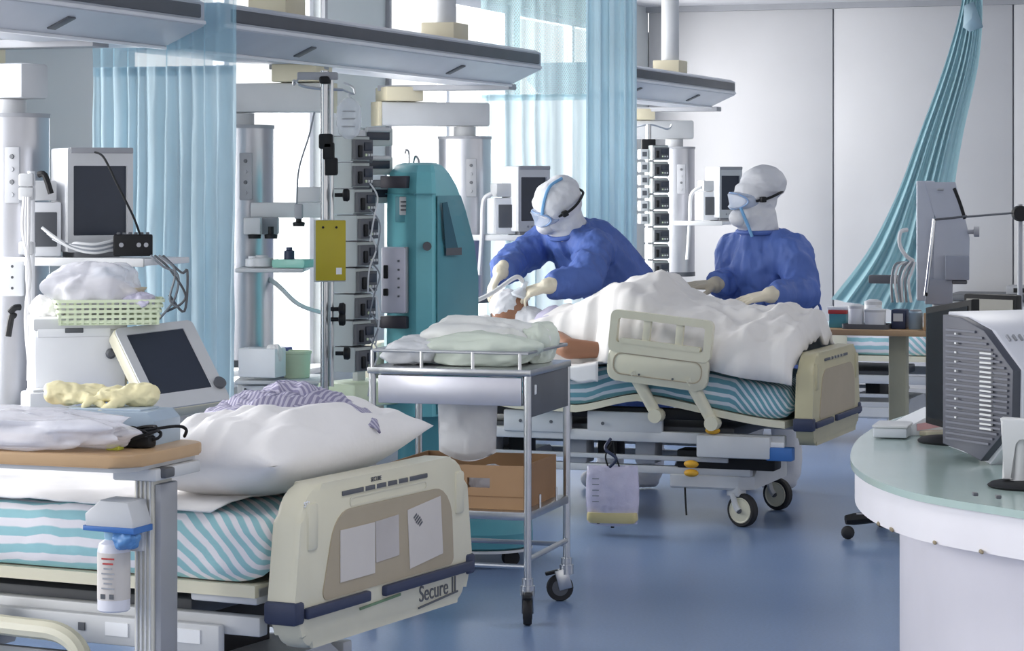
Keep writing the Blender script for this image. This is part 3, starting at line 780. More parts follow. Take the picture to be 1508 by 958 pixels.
    for k, (yy, sx, sz) in enumerate(((.075, .092, .042), (.10, .092, .045), (.135, .082, .041), (.145, .072, .034))):
        rings.append([Mg @ Vector((sx * math.copysign(abs(math.cos(a)) ** .7, math.cos(a)), yy - .05 * (abs(math.cos(a)) ** 2), gz + sz * math.copysign(abs(math.sin(a)) ** .8, math.sin(a)))) for a in [i * 2 * math.pi / 28 for i in range(28)]])
    gg = g.loft(rings).obj('goggles', mat('clear_goggles', 'b9c6dd', .12, var=.1, trans=.45, spec=.8), t)
    B().tube([Mg @ Vector((.085 * math.cos(a), .135 - .045 * abs(math.cos(a)) ** 2, gz + .04 * math.sin(a))) for a in [i * 2 * math.pi / 20 for i in range(20)]], .0045, 6, 2, True).obj('goggle_rim', mat('goggle_blue', '7f9ec9', .3), gg)
    for s_ in (-1, 1):
        B().tube([Mg @ Vector((s_ * x_, y_, z_)) for x_, y_, z_ in ((.094, .05, gz), (.121, .0, gz + .012), (.118, -.06, gz + .03), (.06, -.125, gz + .04), (0, -.135, gz + .042))], .007, 6, 5).obj('strap', M_black, gg)
        B().box(Mg @ Vector((s_ * .116, .022, gz + .008)), (.025, .03, .028), .005, rot=Mg.to_3x3().to_4x4()).obj('strap_buckle', M_black, gg)
    # respirator under the goggles
    m_ = B()
    m_.ell(hd + fx * .085 - up * .065, (.062, .06, .05), rot=fx.to_track_quat('Y', 'Z').to_euler())
    m_.obj('mask', M_hood, t)
    # sealing tape of the hood
    for dx in (.045,):
        B().tube([Mg @ Vector(p) for p in J['tape']], .008, 6, 6).obj('seam_tape', mat('blue_seam_tape', '6fa3cf', .5), hood)
    return t
Yn = 12.9
side1 = VA
nurse('person in blue gown and white hood bending over the patient with both hands reaching out',
      dict(pelvis=at(928, 455, 12.98), waist=at(916, 420, 12.95), chest=at(872, 378, 12.88), neck=at(838, 342, 12.78), head=at(822, 303, 12.72),
           sh_n=at(876, 366, 12.66), el_n=at(862, 412, 12.42), wr_n=at(806, 421, 12.27),
           sh_f=at(806, 356, 12.98), el_f=at(760, 384, 12.80), wr_f=at(737, 400, 12.45), side=VA, seed=2, bulk=.185, cuff=.066, gz=-.012,
           tape=((-.055, .115, .02), (-.06, .09, .075), (-.05, .03, .135), (-.04, -.05, .142))),
      dict(dir=(-1, -.1, -.35), up=(-.2, -.45, .9), side=-1, curl=.42, m=M_glove), dict(dir=(-.45, -.25, -.9), up=(-.8, -.2, .3), side=-1, curl=.45, m=M_glove),
      (-.86, -.32, -.42), [(0, 0, .02, (.108, .125, .12)), (-.03, 0, .045, (.10, .105, .10)), (.03, 0, -.06, (.085, .085, .08))])
nurse('person in blue gown and tall white hood standing upright, gloved hands laid on the duvet',
      dict(pelvis=at(1130, 462, 12.92), waist=at(1128, 430, 12.90), chest=at(1124, 392, 12.86), neck=at(1118, 346, 12.82), head=at(1112, 300, 12.80),
           sh_n=at(1168, 370, 12.70), el_n=at(1182, 432, 12.60), wr_n=at(1133, 434, 12.40),
           sh_f=at(1082, 372, 12.98), el_f=at(1080, 416, 12.92), wr_f=at(1052, 419, 12.72), side=VA, seed=9, cuff=.06, gz=.022,
           tie=[at(1190, 440, 12.72), at(1205, 447, 12.68), at(1208, 458, 12.66), at(1198, 466, 12.66)],
           tape=((-.06, .118, -.01), (-.072, .108, -.05), (-.078, .088, -.10), (-.085, .07, -.155))),
      dict(dir=(-1, -.25, -.22), up=(-.1, -.35, 1), side=-1, curl=.10, m=M_glove), dict(dir=(-1, -.3, -.06), up=(0, -.3, 1), side=1, curl=.08, m=M_glove2),
      (-.90, -.42, -.05), [(0, 0, .03, (.10, .115, .105)), (-.05, 0, .10, (.108, .12, .09)), (.02, 0, -.06, (.092, .092, .085))])

# patient, lying on the raised bed under the duvet
pl = Vector((.469, 12.07, 0))
pt = thing('person', 'patient lying under the white duvet with brown skin, head between the gloved hands', 'person', (.1, 12.2, .70), 0)
Pm = Matrix.Translation(pl) @ Matrix.Rotation(b2a, 4, 'Z')
off = Vector((.1, 12.2, .70))
def pb(x, y, z): return Pm @ Vector((x, y, z)) - off
b = B()
b.ell(pb(-.53, .06, .93), (.095, .082, .10)); b.caps(pb(-.50, .06, .98), pb(-.485, .06, 1.02), .05, .02); b.ell(pb(-.47, .06, .98), (.03, .03, .03))
b.caps(pb(-.44, .06, .89), pb(-.36, .06, .87), .05, .06)
b.caps(pb(-.30, .05, .84), pb(.02, .05, .78), .11, .11); b.caps(pb(-.28, -.12, .84), pb(-.28, .22, .84), .075, .075)
for y in (-.04, .16):
    b.caps(pb(.04, y, .79), pb(.24, y, 1.0), .075, .058); b.caps(pb(.24, y, 1.0), pb(.58, y, .82), .056, .042); b.caps(pb(.58, y, .80), pb(.62, y, .88), .04, .032)
b.caps(pb(-.28, -.15, .84), pb(-.08, -.385, .79), .055, .05); b.caps(pb(-.08, -.385, .79), pb(.06, -.365, .785), .05, .038)
b.caps(pb(-.28, .25, .84), pb(-.08, .33, .80), .05, .04); b.caps(pb(-.08, .33, .80), pb(.12, .25, .88), .04, .03)
hand(b, pb(.07, -.362, .785), Pm.to_3x3() @ Vector((1, .35, .12)), (0, -.3, 1), -1, .3)
hand(b, pb(.13, .245, .88), Pm.to_3x3() @ Vector((1, -.3, .1)), (0, -.3, 1), 1, .3)
link('body', organic(b, .008, 4), M_skin, pt)
hr = B(); hr.ell(pb(-.565, .065, .915), (.068, .078, .078)); link('hair', organic(hr, .01, 2), mat('dark_brown_hair', '3a2d26', .8, var=.2), pt)
def gownf(c): return .012 * nz(c.x * 8, c.y * 8, c.z * 8)
b = B(); b.caps(pb(-.30, .05, .84), pb(.02, .05, .78), .125, .125); b.caps(pb(-.28, -.12, .84), pb(-.28, .22, .84), .088, .088)
link('hospital_shirt', organic(b, .012, 4, gownf), mat('lilac_cloth', 'bfbbd2', .85, var=.05), pt)
ms = B().lathe([(.045, 0), (.05, .012), (.03, .035), (.014, .05), (.014, .085)], pb(-.475, .04, 1.0), 16, (R(0), R(20), 0)).obj('breathing_mask', mat('mask_plastic', 'd7dde6', .2, trans=.25), pt)
B().tube([pb(-.46, .04, 1.08), pb(-.47, -.04, 1.10), pb(-.56, -.16, 1.02), pb(-.70, -.26, .95)], .011, 8, 8).obj('hose', M_wcable, pt)

b = B(); b.ell(pb(-.545, .06, .955), (.088, .086, .085)); b.caps(pb(-.46, .06, .90), pb(-.40, .06, .88), .066, .072)
link('head_dressing', organic(b, .008, 3, cloth_fold(6, .006, 20.)), M_hood, pt)
# pillow under the patient's head
def pillow(name, label, loc, rz, sx, sy, sz, m=M_linen, tilt=(0, 0), seed=1, group=None, amp=.012):
    def f(sgn):
        def g(i, j):
            u, v = i * 2 - 1, j * 2 - 1
            e = max(0., (1 - abs(u) ** 2.6)) ** .55 * max(0., (1 - abs(v) ** 2.4)) ** .55
            pin = 1 - .07 * (1 - abs(v) ** 2) * abs(u) ** 3; pin2 = 1 - .07 * (1 - abs(u) ** 2) * abs(v) ** 3
            w = amp * (nz(u * 2.2 + seed, v * 2.2, seed) + .6 * (1 - 2 * abs(nz(u * 3 + seed, v * 1.4 + seed, 5.))) ) * min(1, e * 2.5)
            return Vector((u * sx / 2 * pin, v * sy / 2 * pin2, sz / 2 + sgn * e * sz / 2 + (w if sgn > 0 else 0)))
        return g
    b = B().grid(f(1), 40, 32).grid(f(-1), 40, 32)
    bmesh.ops.remove_doubles(b.bm, verts=b.bm.verts, dist=.0008)
    o = b.obj(name, m, None, loc, (tilt[0], tilt[1], rz), angle=180)
    return tag(o, label, 'pillow', group)
q = Pm @ Vector((-.62, .04, .775)); pillow('pillow', 'white pillow under the head of the patient', q, b2a, .36, .56, .12, tilt=(0, R(10)), seed=4)

# duvet over the patient
hp = [(-.46, .84), (-.35, .90), (-.17, .97), (0, 1.035), (.14, 1.10), (.21, 1.12), (.28, 1.10), (.36, 1.04), (.5, .985), (.67, .94), (.85, .95), (.97, .92), (1.005, .80)]
dv = thing('duvet', 'rumpled white duvet covering the patient and peaking over the raised knees', 'duvet', (pl.x, pl.y, .70), b2a)
def dz(i, j):
    x = -.46 + 1.465 * i; yn = -.485 + .165 * max(0., min(1., (.12 - x) / .10)); y = yn + (.485 - yn) * j
    mt = interp(gat, x) + .165
    ye = y / (.485 if y > 0 else -yn)
    g = max(0., 1 - abs(ye) ** 2.5) ** (1 / 1.75)
    bunch = max(0., min(1., (x - .45) / .2))
    w = .020 * (1 - 2.2 * abs(nz(x * 2.6 + .8 * y + 3, y * 3.2, 2.))) + .014 * nz(x * 9, y * 9, 1.) + bunch * .035 * nz(x * 6, y * 6, 8.) + bunch * .03 * (1 - 2 * abs(nz(x * 4 + 9, y * 4 - x * 3, 3.)))
    fan = .022 * math.sin((y * 22 + x * 9) + 3 * nz(x * 2, y * 2)) * math.exp(-((x - .05) / .28) ** 2)
    top = mt + max(.03, interp(hp, x) - mt) * g * (1. if abs(ye) < .2 else 1.) + (w + fan) * min(1, g * 1.6)
    lip = .0
    yy = y - (.012 + .03 * nz(x * 6, 2., 5.)) * (1 if j < .2 else 0)
    xx = x + .02 * nz(y * 5, x * 3, 1.) + (.03 * math.sin(y * 9) if i < .02 else 0)
    return Vector((xx, yy, top - .70 + .004))
B().grid(dz, 110, 70).obj('cover', mat('white_duvet', 'dfdcda', .85, var=.03, bump=.3, bscale=12), dv, angle=180, solid=.02, fix=False)
# white draw sheet hanging over the near mattress edge beside the arm
ds = thing('draw_sheet', 'white sheet hanging over the mattress edge under the arm of the patient', 'sheet', (pl.x, pl.y, .70), b2a)
def dsf(i, j):
    x = -.72 + .82 * i; mt = interp(gat, x) + .172; k = j
    L = .10 + .24 * k
    hang = .07 + .035 * nz(x * 4, 3.) + .03 * math.sin(x * 5)
    y = -.30 - .185 * min(1, k * 1.5); z = mt + .012 * nz(x * 9, k * 4)
    if k > .66: z -= (k - .66) / .34 * hang; y -= .012
    return Vector((x, y, z - .70))
B().grid(dsf, 50, 24).obj('cloth', M_linen, ds, angle=180, solid=.004, fix=False)
# ------------------------------------------------------------------ small helpers for loose things
def LM(t): return (Matrix.Translation(t.location) @ Euler(t.rotation_euler).to_matrix().to_4x4()).inverted()
def crumple(b, c, size, seed=1, amp=.25, p=2.6, rot=(0, 0, 0), n=36, flat=True, freq=2.2, ridge=.6):
    """soft creased bundle: a flattened body with folds"""
    M = Matrix.Translation(c) @ Euler(rot).to_matrix().to_4x4(); sx, sy, sz = (v / 2 for v in size)
    def sgp(v, e): return math.copysign(abs(v) ** e, v)
    V = []
    for i in range(n + 1):
        la = -math.pi / 2 + math.pi * i / n; row = []
        for j in range(2 * n):
            lo = math.pi * j / n
            d = Vector((sgp(math.cos(la), 2 / p) * sgp(math.cos(lo), 2 / p), sgp(math.cos(la), 2 / p) * sgp(math.sin(lo), 2 / p), sgp(math.sin(la), 1)))
            r = 1 + amp * (.8 * noise.noise(Vector((d.x * freq * .6 + seed, d.y * freq * .6, d.z * freq * .6 + seed))) + ridge * (.3 - 1.1 * abs(noise.noise(Vector((d.x * freq * .9 - seed, d.y * freq * 1.2, d.z * freq * .5 + 2 * seed))))) + .16 * nz(d.x * freq * 2.5, d.y * freq * 2.5, d.z + seed))
            q = Vector((d.x * sx * r, d.y * sy * r, d.z * sz * r))
            if flat: q.z = max(q.z, -sz * .92)
            row.append(b.bm.verts.new(M @ q))
        V.append(row)
    for i in range(n):
        for j in range(2 * n): b.bm.faces.new((V[i][j], V[i][(j + 1) % (2 * n)], V[i + 1][(j + 1) % (2 * n)], V[i + 1][j]))
    bmesh.ops.remove_doubles(b.bm, verts=b.bm.verts, dist=.0002)
    return b
def bundle(name, label, cat, base, size, m, rz=0, angle=60, **k):
    b = crumple(B(), (0, 0, size[2] * .46), size, **k)
    return tag(b.obj(name, m, None, base, (0, 0, rz), angle=angle), label, cat)
def small_caster(t, x, y, ang, r=.05, m=None):
    d = Vector((math.cos(ang), math.sin(ang), 0)); nn = Vector((-d.y, d.x, 0)); c = Vector((x, y, r)) + d * .025
    f = B(); f.cyl((x, y, .10), (x, y, .135), .026, n=16); f.cyl((x, y, .135), (x, y, .16), .02, n=16)
    for s_ in (-1, 1): f.box(c + nn * .019 * s_ + Vector((-d.x * .012, -d.y * .012, .032)), (.05, .006, .075), .003, rot=Euler((0, .25, ang)))
    fo = f.obj('caster', M_steel, t)
    B().lathe([(.02, -.014), (r - .004, -.015), (r, -.008), (r, .008), (r - .004, .015), (.02, .014)], c, 24, (R(90), 0, ang)).obj('tyre', m or M_rubber, fo)
    B().lathe([(.03, -.0165), (.03, .0165)], c, 18, (R(90), 0, ang)).obj('hub', M_dgrey, fo)
    B().box(c + d * .03 + Vector((0, 0, .055)), (.05, .03, .012), .004, rot=Euler((0, .2, ang))).obj('brake_pedal', M_black, fo)

# ------------------------------------------------------------------ steel trolley in the aisle
ta = R(-16.5)
tr = thing('instrument_trolley', 'two-shelf stainless steel trolley with a drawer and a cardboard box on its lower shelf', 'trolley', (-.149, 9.30, 0), ta)
hx, hy = .29, .26
for sx in (-1, 1):
    for sy in (-1, 1):
        B().cyl((sx * hx, sy * hy, .15), (sx * hx, sy * hy, .885), .0135, n=14).obj('post', M_steel, tr)
        small_caster(tr, sx * hx, sy * hy, R(-75) if sy < 0 else R(200))
B().box((0, 0, .882), (2 * hx + .03, 2 * hy + .03, .024), .004).obj('top_shelf', M_steel, tr)
B().box((0, 0, .378), (2 * hx + .02, 2 * hy + .02, .03), .004).obj('lower_shelf', M_steel, tr)
dw = B().frame(rr(-hx + .02, .765, hx - .02, .866, .004, 1), rr(-hx + .024, .769, hx - .024, .8659, .003, 1), -hy + .02, hy - .02).obj('drawer', M_steel, tr)
B().box((0, -hy + .004, .815), (2 * hx - .045, .014, .10), .003).obj('drawer_front', mat('satin_steel', 'd3d3dc', .35, .75, var=.06), dw)
B().box((hx + .006, .0, .80), (.006, 2 * hy - .02, .15), .002).obj('side_panel', M_dgrey, tr)  # steel side, its dark reflection painted as dark grey
B().box((hx + .011, -.20, .82), (.006, .02, .035), .003).obj('side_latch', M_white, tr)
gr = B()
gr.tube([(-hx, -hy, .952), (hx, -hy, .952), (hx, hy, .952), (-hx, hy, .952)], .006, 8, raw=True, closed=True)
gr = gr.obj('gallery_rail', M_steel, tr)
for x in (-hx, -hx * .36, hx * .3, hx * .9): B().cyl((x, -hy, .89), (x, -hy, .952), .0065, n=8).obj('rail_post', M_steel, gr)
for x in (-hx * .8, 0, hx * .8): B().cyl((x, hy, .89), (x, hy, .952), .0065, n=8).obj('rail_post', M_steel, gr)
for y in (-hy, hy): B().cyl((-hx, y, .20 if y < 0 else .21), (hx, y, .20 if y < 0 else .21), .009, n=10).obj('cross_bar', M_steel, tr)
for x in (-hx, hx): B().cyl((x, -hy, .225), (x, hy, .225), .010, n=10).obj('cross_bar', M_steel, tr)
for y in (-.12, .1): B().cyl((hx + .005, y, .39), (hx + .005, y, .44), .005, n=8).obj('shelf_pin', M_steel, tr)
B().cyl((-.05, -hy, .39), (-.05, -hy, .44), .005, n=8).obj('shelf_pin', M_steel, tr)
TM = Matrix.Translation(tr.location) @ Matrix.Rotation(ta, 4, 'Z')
# cardboard box with hand holes
cb = thing('cardboard_box', 'open brown cardboard box with a hand hole on the lower trolley shelf', 'box', TM @ Vector((.015, -.01, .394)), ta)
w_, d_2, h_ = .25, .215, .155
slot = B()
out = rr(-w_, 0, w_, h_, .002, 1)
fr = B()
fr.prism([(-w_, 0), (w_, 0), (w_, .075), (-w_, .075)], -d_2, -d_2 + .006); fr.prism([(-w_, .11), (w_, .11), (w_, h_), (-w_, h_)], -d_2, -d_2 + .006)
fr.prism([(-w_, .075), (.04, .075), (.04, .11), (-w_, .11)], -d_2, -d_2 + .006); fr.prism([(.125, .075), (w_, .075), (w_, .11), (.125, .11)], -d_2, -d_2 + .006)
bmesh.ops.remove_doubles(fr.bm, verts=fr.bm.verts, dist=.0005)
fr.obj('front_wall', M_card, cb)
B().box((0, d_2 - .003, h_ / 2), (2 * w_, .006, h_)).obj('back_wall', M_card, cb)
for s_ in (-1, 1): B().box((s_ * (w_ - .003), 0, h_ / 2), (.006, 2 * d_2 - .012, h_)).obj('side_wall', M_cardin if s_ > 0 else M_card, cb)
B().box((0, 0, .004), (2 * w_ - .01, 2 * d_2 - .01, .006)).obj('bottom', M_cardin, cb)
B().box((.0, -d_2 - .001, .045), (2 * w_, .002, .003)).obj('crease', M_cardin, cb)
bundle('plastic_pack', 'clear plastic pack lying inside the cardboard box', 'package', TM @ Vector((.08, .0, .405)), (.16, .12, .12), M_plastic, ta, seed=3)
# film bag hanging under the drawer
hb = thing('plastic_bag', 'translucent white plastic bag hanging under the trolley drawer', 'bag', TM @ Vector((-.03, .05, .60)), ta)
def bagf(s_):
    def f(i, j):
        x = -.115 + .23 * i; z = .165 - .20 * j - (.035 * math.sin(i * math.pi) if j > .8 else 0)
        th = .035 * math.sin(math.pi * i) ** .6 * (.3 + .7 * j) * (1 - max(0, j - .85) / .15)
        return Vector((x * (1 - .04 * j), s_ * th + .008 * nz(x * 12, z * 9, s_), z))
    return f
b = B().grid(bagf(1), 24, 24).grid(bagf(-1), 24, 24); bmesh.ops.remove_doubles(b.bm, verts=b.bm.verts, dist=.0015)
b.obj('bag_skin', mat('milky_film', 'eceef2', .35, var=.05, trans=.15, bump=.3, bscale=20), hb, angle=120)
# wrapped packs on the trolley top
bundle('wrapped_pack', 'large white film-wrapped pack heaped in the middle of the trolley top', 'package', TM @ Vector((.03, .06, .895)), (.46, .30, .17), mat('white_film', 'e3e4e2', .4, var=.05, bump=.5, bscale=10), ta, seed=5, amp=.3)
bundle('wrapped_pack', 'pale green gauze pack lying along the front rail of the trolley top', 'package', TM @ Vector((.08, -.12, .895)), (.40, .16, .12), mat('pale_green_film', 'cfd8cc', .5, var=.05, bump=.5, bscale=10), ta + .05, seed=8, amp=.3)
bundle('wrapped_pack', 'small pale green pack over the right end of the trolley rail', 'package', TM @ Vector((.22, .10, .895)), (.14, .26, .15), mat('pale_green_film2', 'd3dbcf', .5, var=.05, bump=.5, bscale=10), ta, seed=11, amp=.3)
bundle('wrapped_pack', 'flat white pack at the left end of the trolley top', 'package', TM @ Vector((-.17, -.08, .895)), (.24, .28, .10), mat('white_film2', 'dfe1e4', .45, var=.05, bump=.5, bscale=12), ta - .2, seed=14, amp=.35)

# ------------------------------------------------------------------ teal treatment machine
tm0 = at(632, HY, 10.62)
tm = thing('dialysis_machine', 'tall teal blood treatment machine on a rolling base behind the trolley', 'medical machine', (tm0.x, tm0.y, 0), 0)
def tmp(px, Y, z): return Vector(((px - CX) * Y / F - tm0.x, Y - tm0.y, z))
def tring(z, dr, sh=0., lf=0.):
    pts = [tmp(566 + lf, 10.64, z), tmp(570 + lf, 10.52, z), tmp(607, 10.38, z), tmp(613, 10.365, z), tmp(636, 10.37, z), tmp(642, 10.385, z), tmp(704 - dr, 10.70, z), tmp(700 - dr, 10.80, z), tmp(650 - dr * .4, 10.95, z), tmp(585 + lf, 10.88, z)]
    c = tmp(625, 10.64, z)
    return [c.lerp(p, 1 - sh) for p in pts]
b = B(); b.loft([tring(.60, 0), tring(.62, 0, -.01), tring(1.16, 0), tring(1.30, 6), tring(1.44, 19), tring(1.54, 31, .02), tring(1.595, 40, .08), tring(1.625, 46, .22, 4), tring(1.635, 50, .38, 8)])
body = b.obj('body', M_teal, tm, angle=25)
# side face overlaid in a darker teal
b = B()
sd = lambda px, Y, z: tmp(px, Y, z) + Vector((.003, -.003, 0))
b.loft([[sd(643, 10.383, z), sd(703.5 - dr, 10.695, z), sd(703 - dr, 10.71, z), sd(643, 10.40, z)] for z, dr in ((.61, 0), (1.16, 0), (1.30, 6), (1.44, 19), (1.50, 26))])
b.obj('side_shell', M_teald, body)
B().loft([[tmp(567, 10.51, z), tmp(610, 10.358, z), tmp(637, 10.353, z), tmp(642, 10.37, z), tmp(640, 10.39, z), tmp(612, 10.38, z), tmp(570, 10.53, z)] for z in (1.505, 1.509)]).obj('seam', M_teald, body)
def onface(px, py, w, h, m, name, par, Y=10.44, d=.02, ang=R(-20), bev=.004):
    return B().box(at(px, py, Y) - Vector((tm0.x, tm0.y, 0)), (w, d, h), bev, rot=Euler((0, 0, ang))).obj(name, m, par)
onface(592, 308, .055, .105, M_teald, 'recess', body, 10.435)
lb = onface(594, 303, .03, .075, M_lgrey, 'label_plate', body, 10.425)
for k in range(3): onface(594, 297 + 6 * k, .02, .006, M_dgrey, 'label_print', lb, 10.41)
B().cyl(tmp(629, 10.36, 1.295), tmp(629, 10.34, 1.295), .018, n=20).obj('knob', M_dgrey, body)
# handle recess on the side, its shade painted as a dark slab
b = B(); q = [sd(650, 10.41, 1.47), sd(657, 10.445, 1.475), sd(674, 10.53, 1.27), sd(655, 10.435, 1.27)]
n3 = Vector((.002, -.003, 0)); b.loft([q, [v + n3 for v in q]]); b.obj('handle_recess_shade', mat('shadow_teal', '24596a', .5), body)
b = B(); q = [sd(655, 10.435, 1.285), sd(678, 10.55, 1.285), sd(678, 10.55, 1.255), sd(655, 10.435, 1.255)]
b.loft([q, [v + n3 * 1.6 for v in q]]); b.obj('side_vent', M_dgrey, body)
for y0, z0 in ((268, 0), (474, 0)):
    onface(583, y0, .115, .05, mat('brown_black', '3a3640', .45), 'clamp_bracket', tm, 10.42, .06)
    onface(563 if y0 < 300 else 556, y0 + 2, .07, .03, M_dgrey, 'clamp_arm', tm, 10.44, .04)
B().loft([[tmp(612, 10.36, z), tmp(640, 10.365, z), tmp(640, 10.39, z), tmp(612, 10.39, z)] for z in (.79, .794)]).obj('seam', M_teald, body)
sp = onface(582, 412, .105, .27, mat('syringe_module', 'c9c8d6', .4), 'syringe_module', tm, 10.40, .06, R(-14), .01)
onface(568, 400, .02, .055, M_black, 'module_window', sp, 10.36, .01, R(-14))
onface(568, 430, .022, .03, M_black, 'module_window', sp, 10.36, .01, R(-14))
for k in range(5): onface(587, 384 + 13 * k, .008, .008, M_dgrey, 'module_button', sp, 10.362, .01, R(-14), .002)
B().box(at(598, 412, 10.38) - Vector((tm0.x, tm0.y, 0)), (.014, .03, .27), .004, rot=Euler((0, 0, R(-14)))).obj('module_edge', M_grey, sp)
B().tube([tmp(602, 10.6, 1.60), tmp(602, 10.6, 1.675), tmp(598, 10.6, 1.69), tmp(596, 10.6, 1.675)], .004, 6, 4).obj('hook', M_chrome, tm)
B().tube([tmp(606, 10.6, 1.60), tmp(611, 10.58, 1.66), tmp(616, 10.57, 1.65), tmp(617, 10.56, 1.625)], .004, 6, 4).obj('hook', M_chrome, tm)
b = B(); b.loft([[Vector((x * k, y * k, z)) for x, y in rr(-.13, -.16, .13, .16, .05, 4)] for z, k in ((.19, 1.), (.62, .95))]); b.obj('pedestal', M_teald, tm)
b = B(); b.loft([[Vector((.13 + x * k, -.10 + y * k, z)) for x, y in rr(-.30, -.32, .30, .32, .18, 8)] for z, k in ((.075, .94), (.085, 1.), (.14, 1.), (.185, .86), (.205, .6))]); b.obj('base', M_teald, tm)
b = B(); b.loft([[Vector((.13 + x * k, -.10 + y * k, z)) for x, y in rr(-.30, -.32, .30, .32, .18, 8)] for z, k in ((.066, 1.0), (.076, 1.0))]); b.obj('base_trim', M_lgrey, tm)
for x, y in ((-.08, -.28), (.34, -.28), (-.08, .1), (.34, .1)):
    B().lathe([(.02, -.02), (.033, -.02), (.033, .02), (.02, .02)], (x, y, .033), 18, (R(90), 0, .3)).obj('roller', M_rubber, tm)

# ------------------------------------------------------------------ drip stand with infusion pumps
Yp = 10.05; sp0 = at(478, HY, Yp)
iv = thing('drip_stand', 'chrome drip stand with double pole and hooks beside the infusion pump tower', 'drip stand', (sp0.x, sp0.y, 0), 0)
def ivp(px, py, dY=0.): return at(px, py, Yp + dY) - Vector((sp0.x, sp0.y, 0))
B().cyl((0, 0, .08), ivp(478, 104), .0165, n=14).obj('pole', M_chrome, iv)
p_ = ivp(488, 112); B().cyl((p_.x, p_.y, .75), p_, .0095, n=12).obj('inner_pole', M_steel, iv)
hk = B().tube([ivp(440, 124), ivp(452, 128), ivp(478, 131), ivp(505, 132)], .006, 8).obj('hook_bar', M_steel, iv)
B().tube([ivp(505, 132), ivp(514, 136), ivp(522, 138), ivp(519, 128), ivp(506, 122)], .004, 8).obj('hook', M_steel, hk)
B().tube([ivp(440, 124), ivp(433, 118), ivp(432, 125), ivp(440, 115)], .004, 8).obj('hook', M_steel, hk)
B().box(ivp(468, 112), (.16, .05, .03), .006).obj('top_clamp', M_grey, iv)
for px, py, w, h in ((480, 208, .055, .06), (484, 222, .045, .07), (488, 245, .05, .07), (478, 118, .04, .03)):
    B().box(ivp(px, py, -.02), (w, .05, h), .008).obj('pole_clamp', M_black, iv)
for px, py in ((499, 287), (493, 455), (493, 470), (500, 520)):
    B().lathe([(.008, 0), (.008, .03), (.024, .034), (.026, .05), (.02, .058)], ivp(px - 6, py, -.02), 14, (0, R(90), 0)).obj('clamp_knob', M_black, iv)
for k in range(5):
    a = R(72 * k + 20)
    lg = B().tube([(0, 0, .10), (.15 * math.cos(a), .15 * math.sin(a), .085), (.30 * math.cos(a), .30 * math.sin(a), .07)], .014, 8, 4).obj('leg', M_steel, iv)
    B().ell((.30 * math.cos(a), .30 * math.sin(a), .03), (.03, .03, .03), u=12, v=8).obj('roller', M_rubber, lg)
# drip bag and its line
db = thing('drip_bag', 'clear drip bag hanging on the drip stand hook over the pumps', 'drip bag', at(514, 205, Yp), 0)
b = B(); b.loft([[Vector((x * k, y * k * .4, z)) for x, y in rr(-.05, -.05, .05, .05, .035, 4)] for z, k in ((0, .25), (.02, .8), (.06, 1.), (.13, .95), (.155, .5), (.165, .2))]); b.obj('bag', mat('clear_fluid_bag', 'dfe3ea', .15, trans=.65), db)
for k in range(3): B().box((0, -.021, .05 + .03 * k), (.05, .001, .006)).obj('bag_print', M_grey, db)
B().cyl((0, 0, .16), (0, 0, .185), .004, n=8).obj('hanger', M_lgrey, db)
# pump tower
ups = R(57)
def pump(px, py, Y, sc=1., label='', group=None, parts=True, yaw=ups, m=None):
    t = thing('infusion_pump', label, 'infusion pump', at(px, py, Y), yaw, group)
    h = .098 * sc
    b = B(); b.prism([(-.0625 * sc, 0), (.0625 * sc, 0), (.0625 * sc, h), (-.0625 * sc, h)], -.055 * sc, .06 * sc, bev=.006)
    b.obj('housing', m or M_pump, t)
    if parts:
        f = B().prism([(-.058 * sc, .006), (.058 * sc, .006), (.058 * sc, h - .012), (-.058 * sc, h - .012)], -.075 * sc, -.054 * sc, bev=.004).obj('front_door', M_dgrey, t)
        B().box((.02 * sc, -.078 * sc, h * .6), (.05 * sc, .006, h * .35), .002).obj('display', M_screen, f)
        B().box((-.035 * sc, -.079 * sc, h * .4), (.022 * sc, .012, h * .5), .004).obj('tube_holder', M_black, f)
        for k in range(3): B().box((.005 * sc + k * .018 * sc, -.078 * sc, h * .25), (.011 * sc, .006, .011 * sc), .002).obj('button', M_green if k == 0 else M_lgrey, f)
        B().box((0, -.0 * sc, h + .001), (.11 * sc, .10 * sc, .004)).obj('gasket', M_dgrey, t)
    return t
M_pump = mat('pump_grey', 'b4bcbc', .45, var=.04)
ords = ['lowest', 'second from the bottom', 'third from the bottom', 'fourth from the bottom', 'fifth from the bottom', 'sixth from the bottom', 'seventh from the bottom', 'eighth from the bottom', 'topmost']
for k in range(9):
    pump(517 + (3, 0, 2, 4, 6, 6, 2, -2, -2)[k], 546 - 38.6 * k, 10.22, label='grey infusion pump, %s in the tower beside the teal machine' % ords[k], group='infusion pumps beside the teal machine')
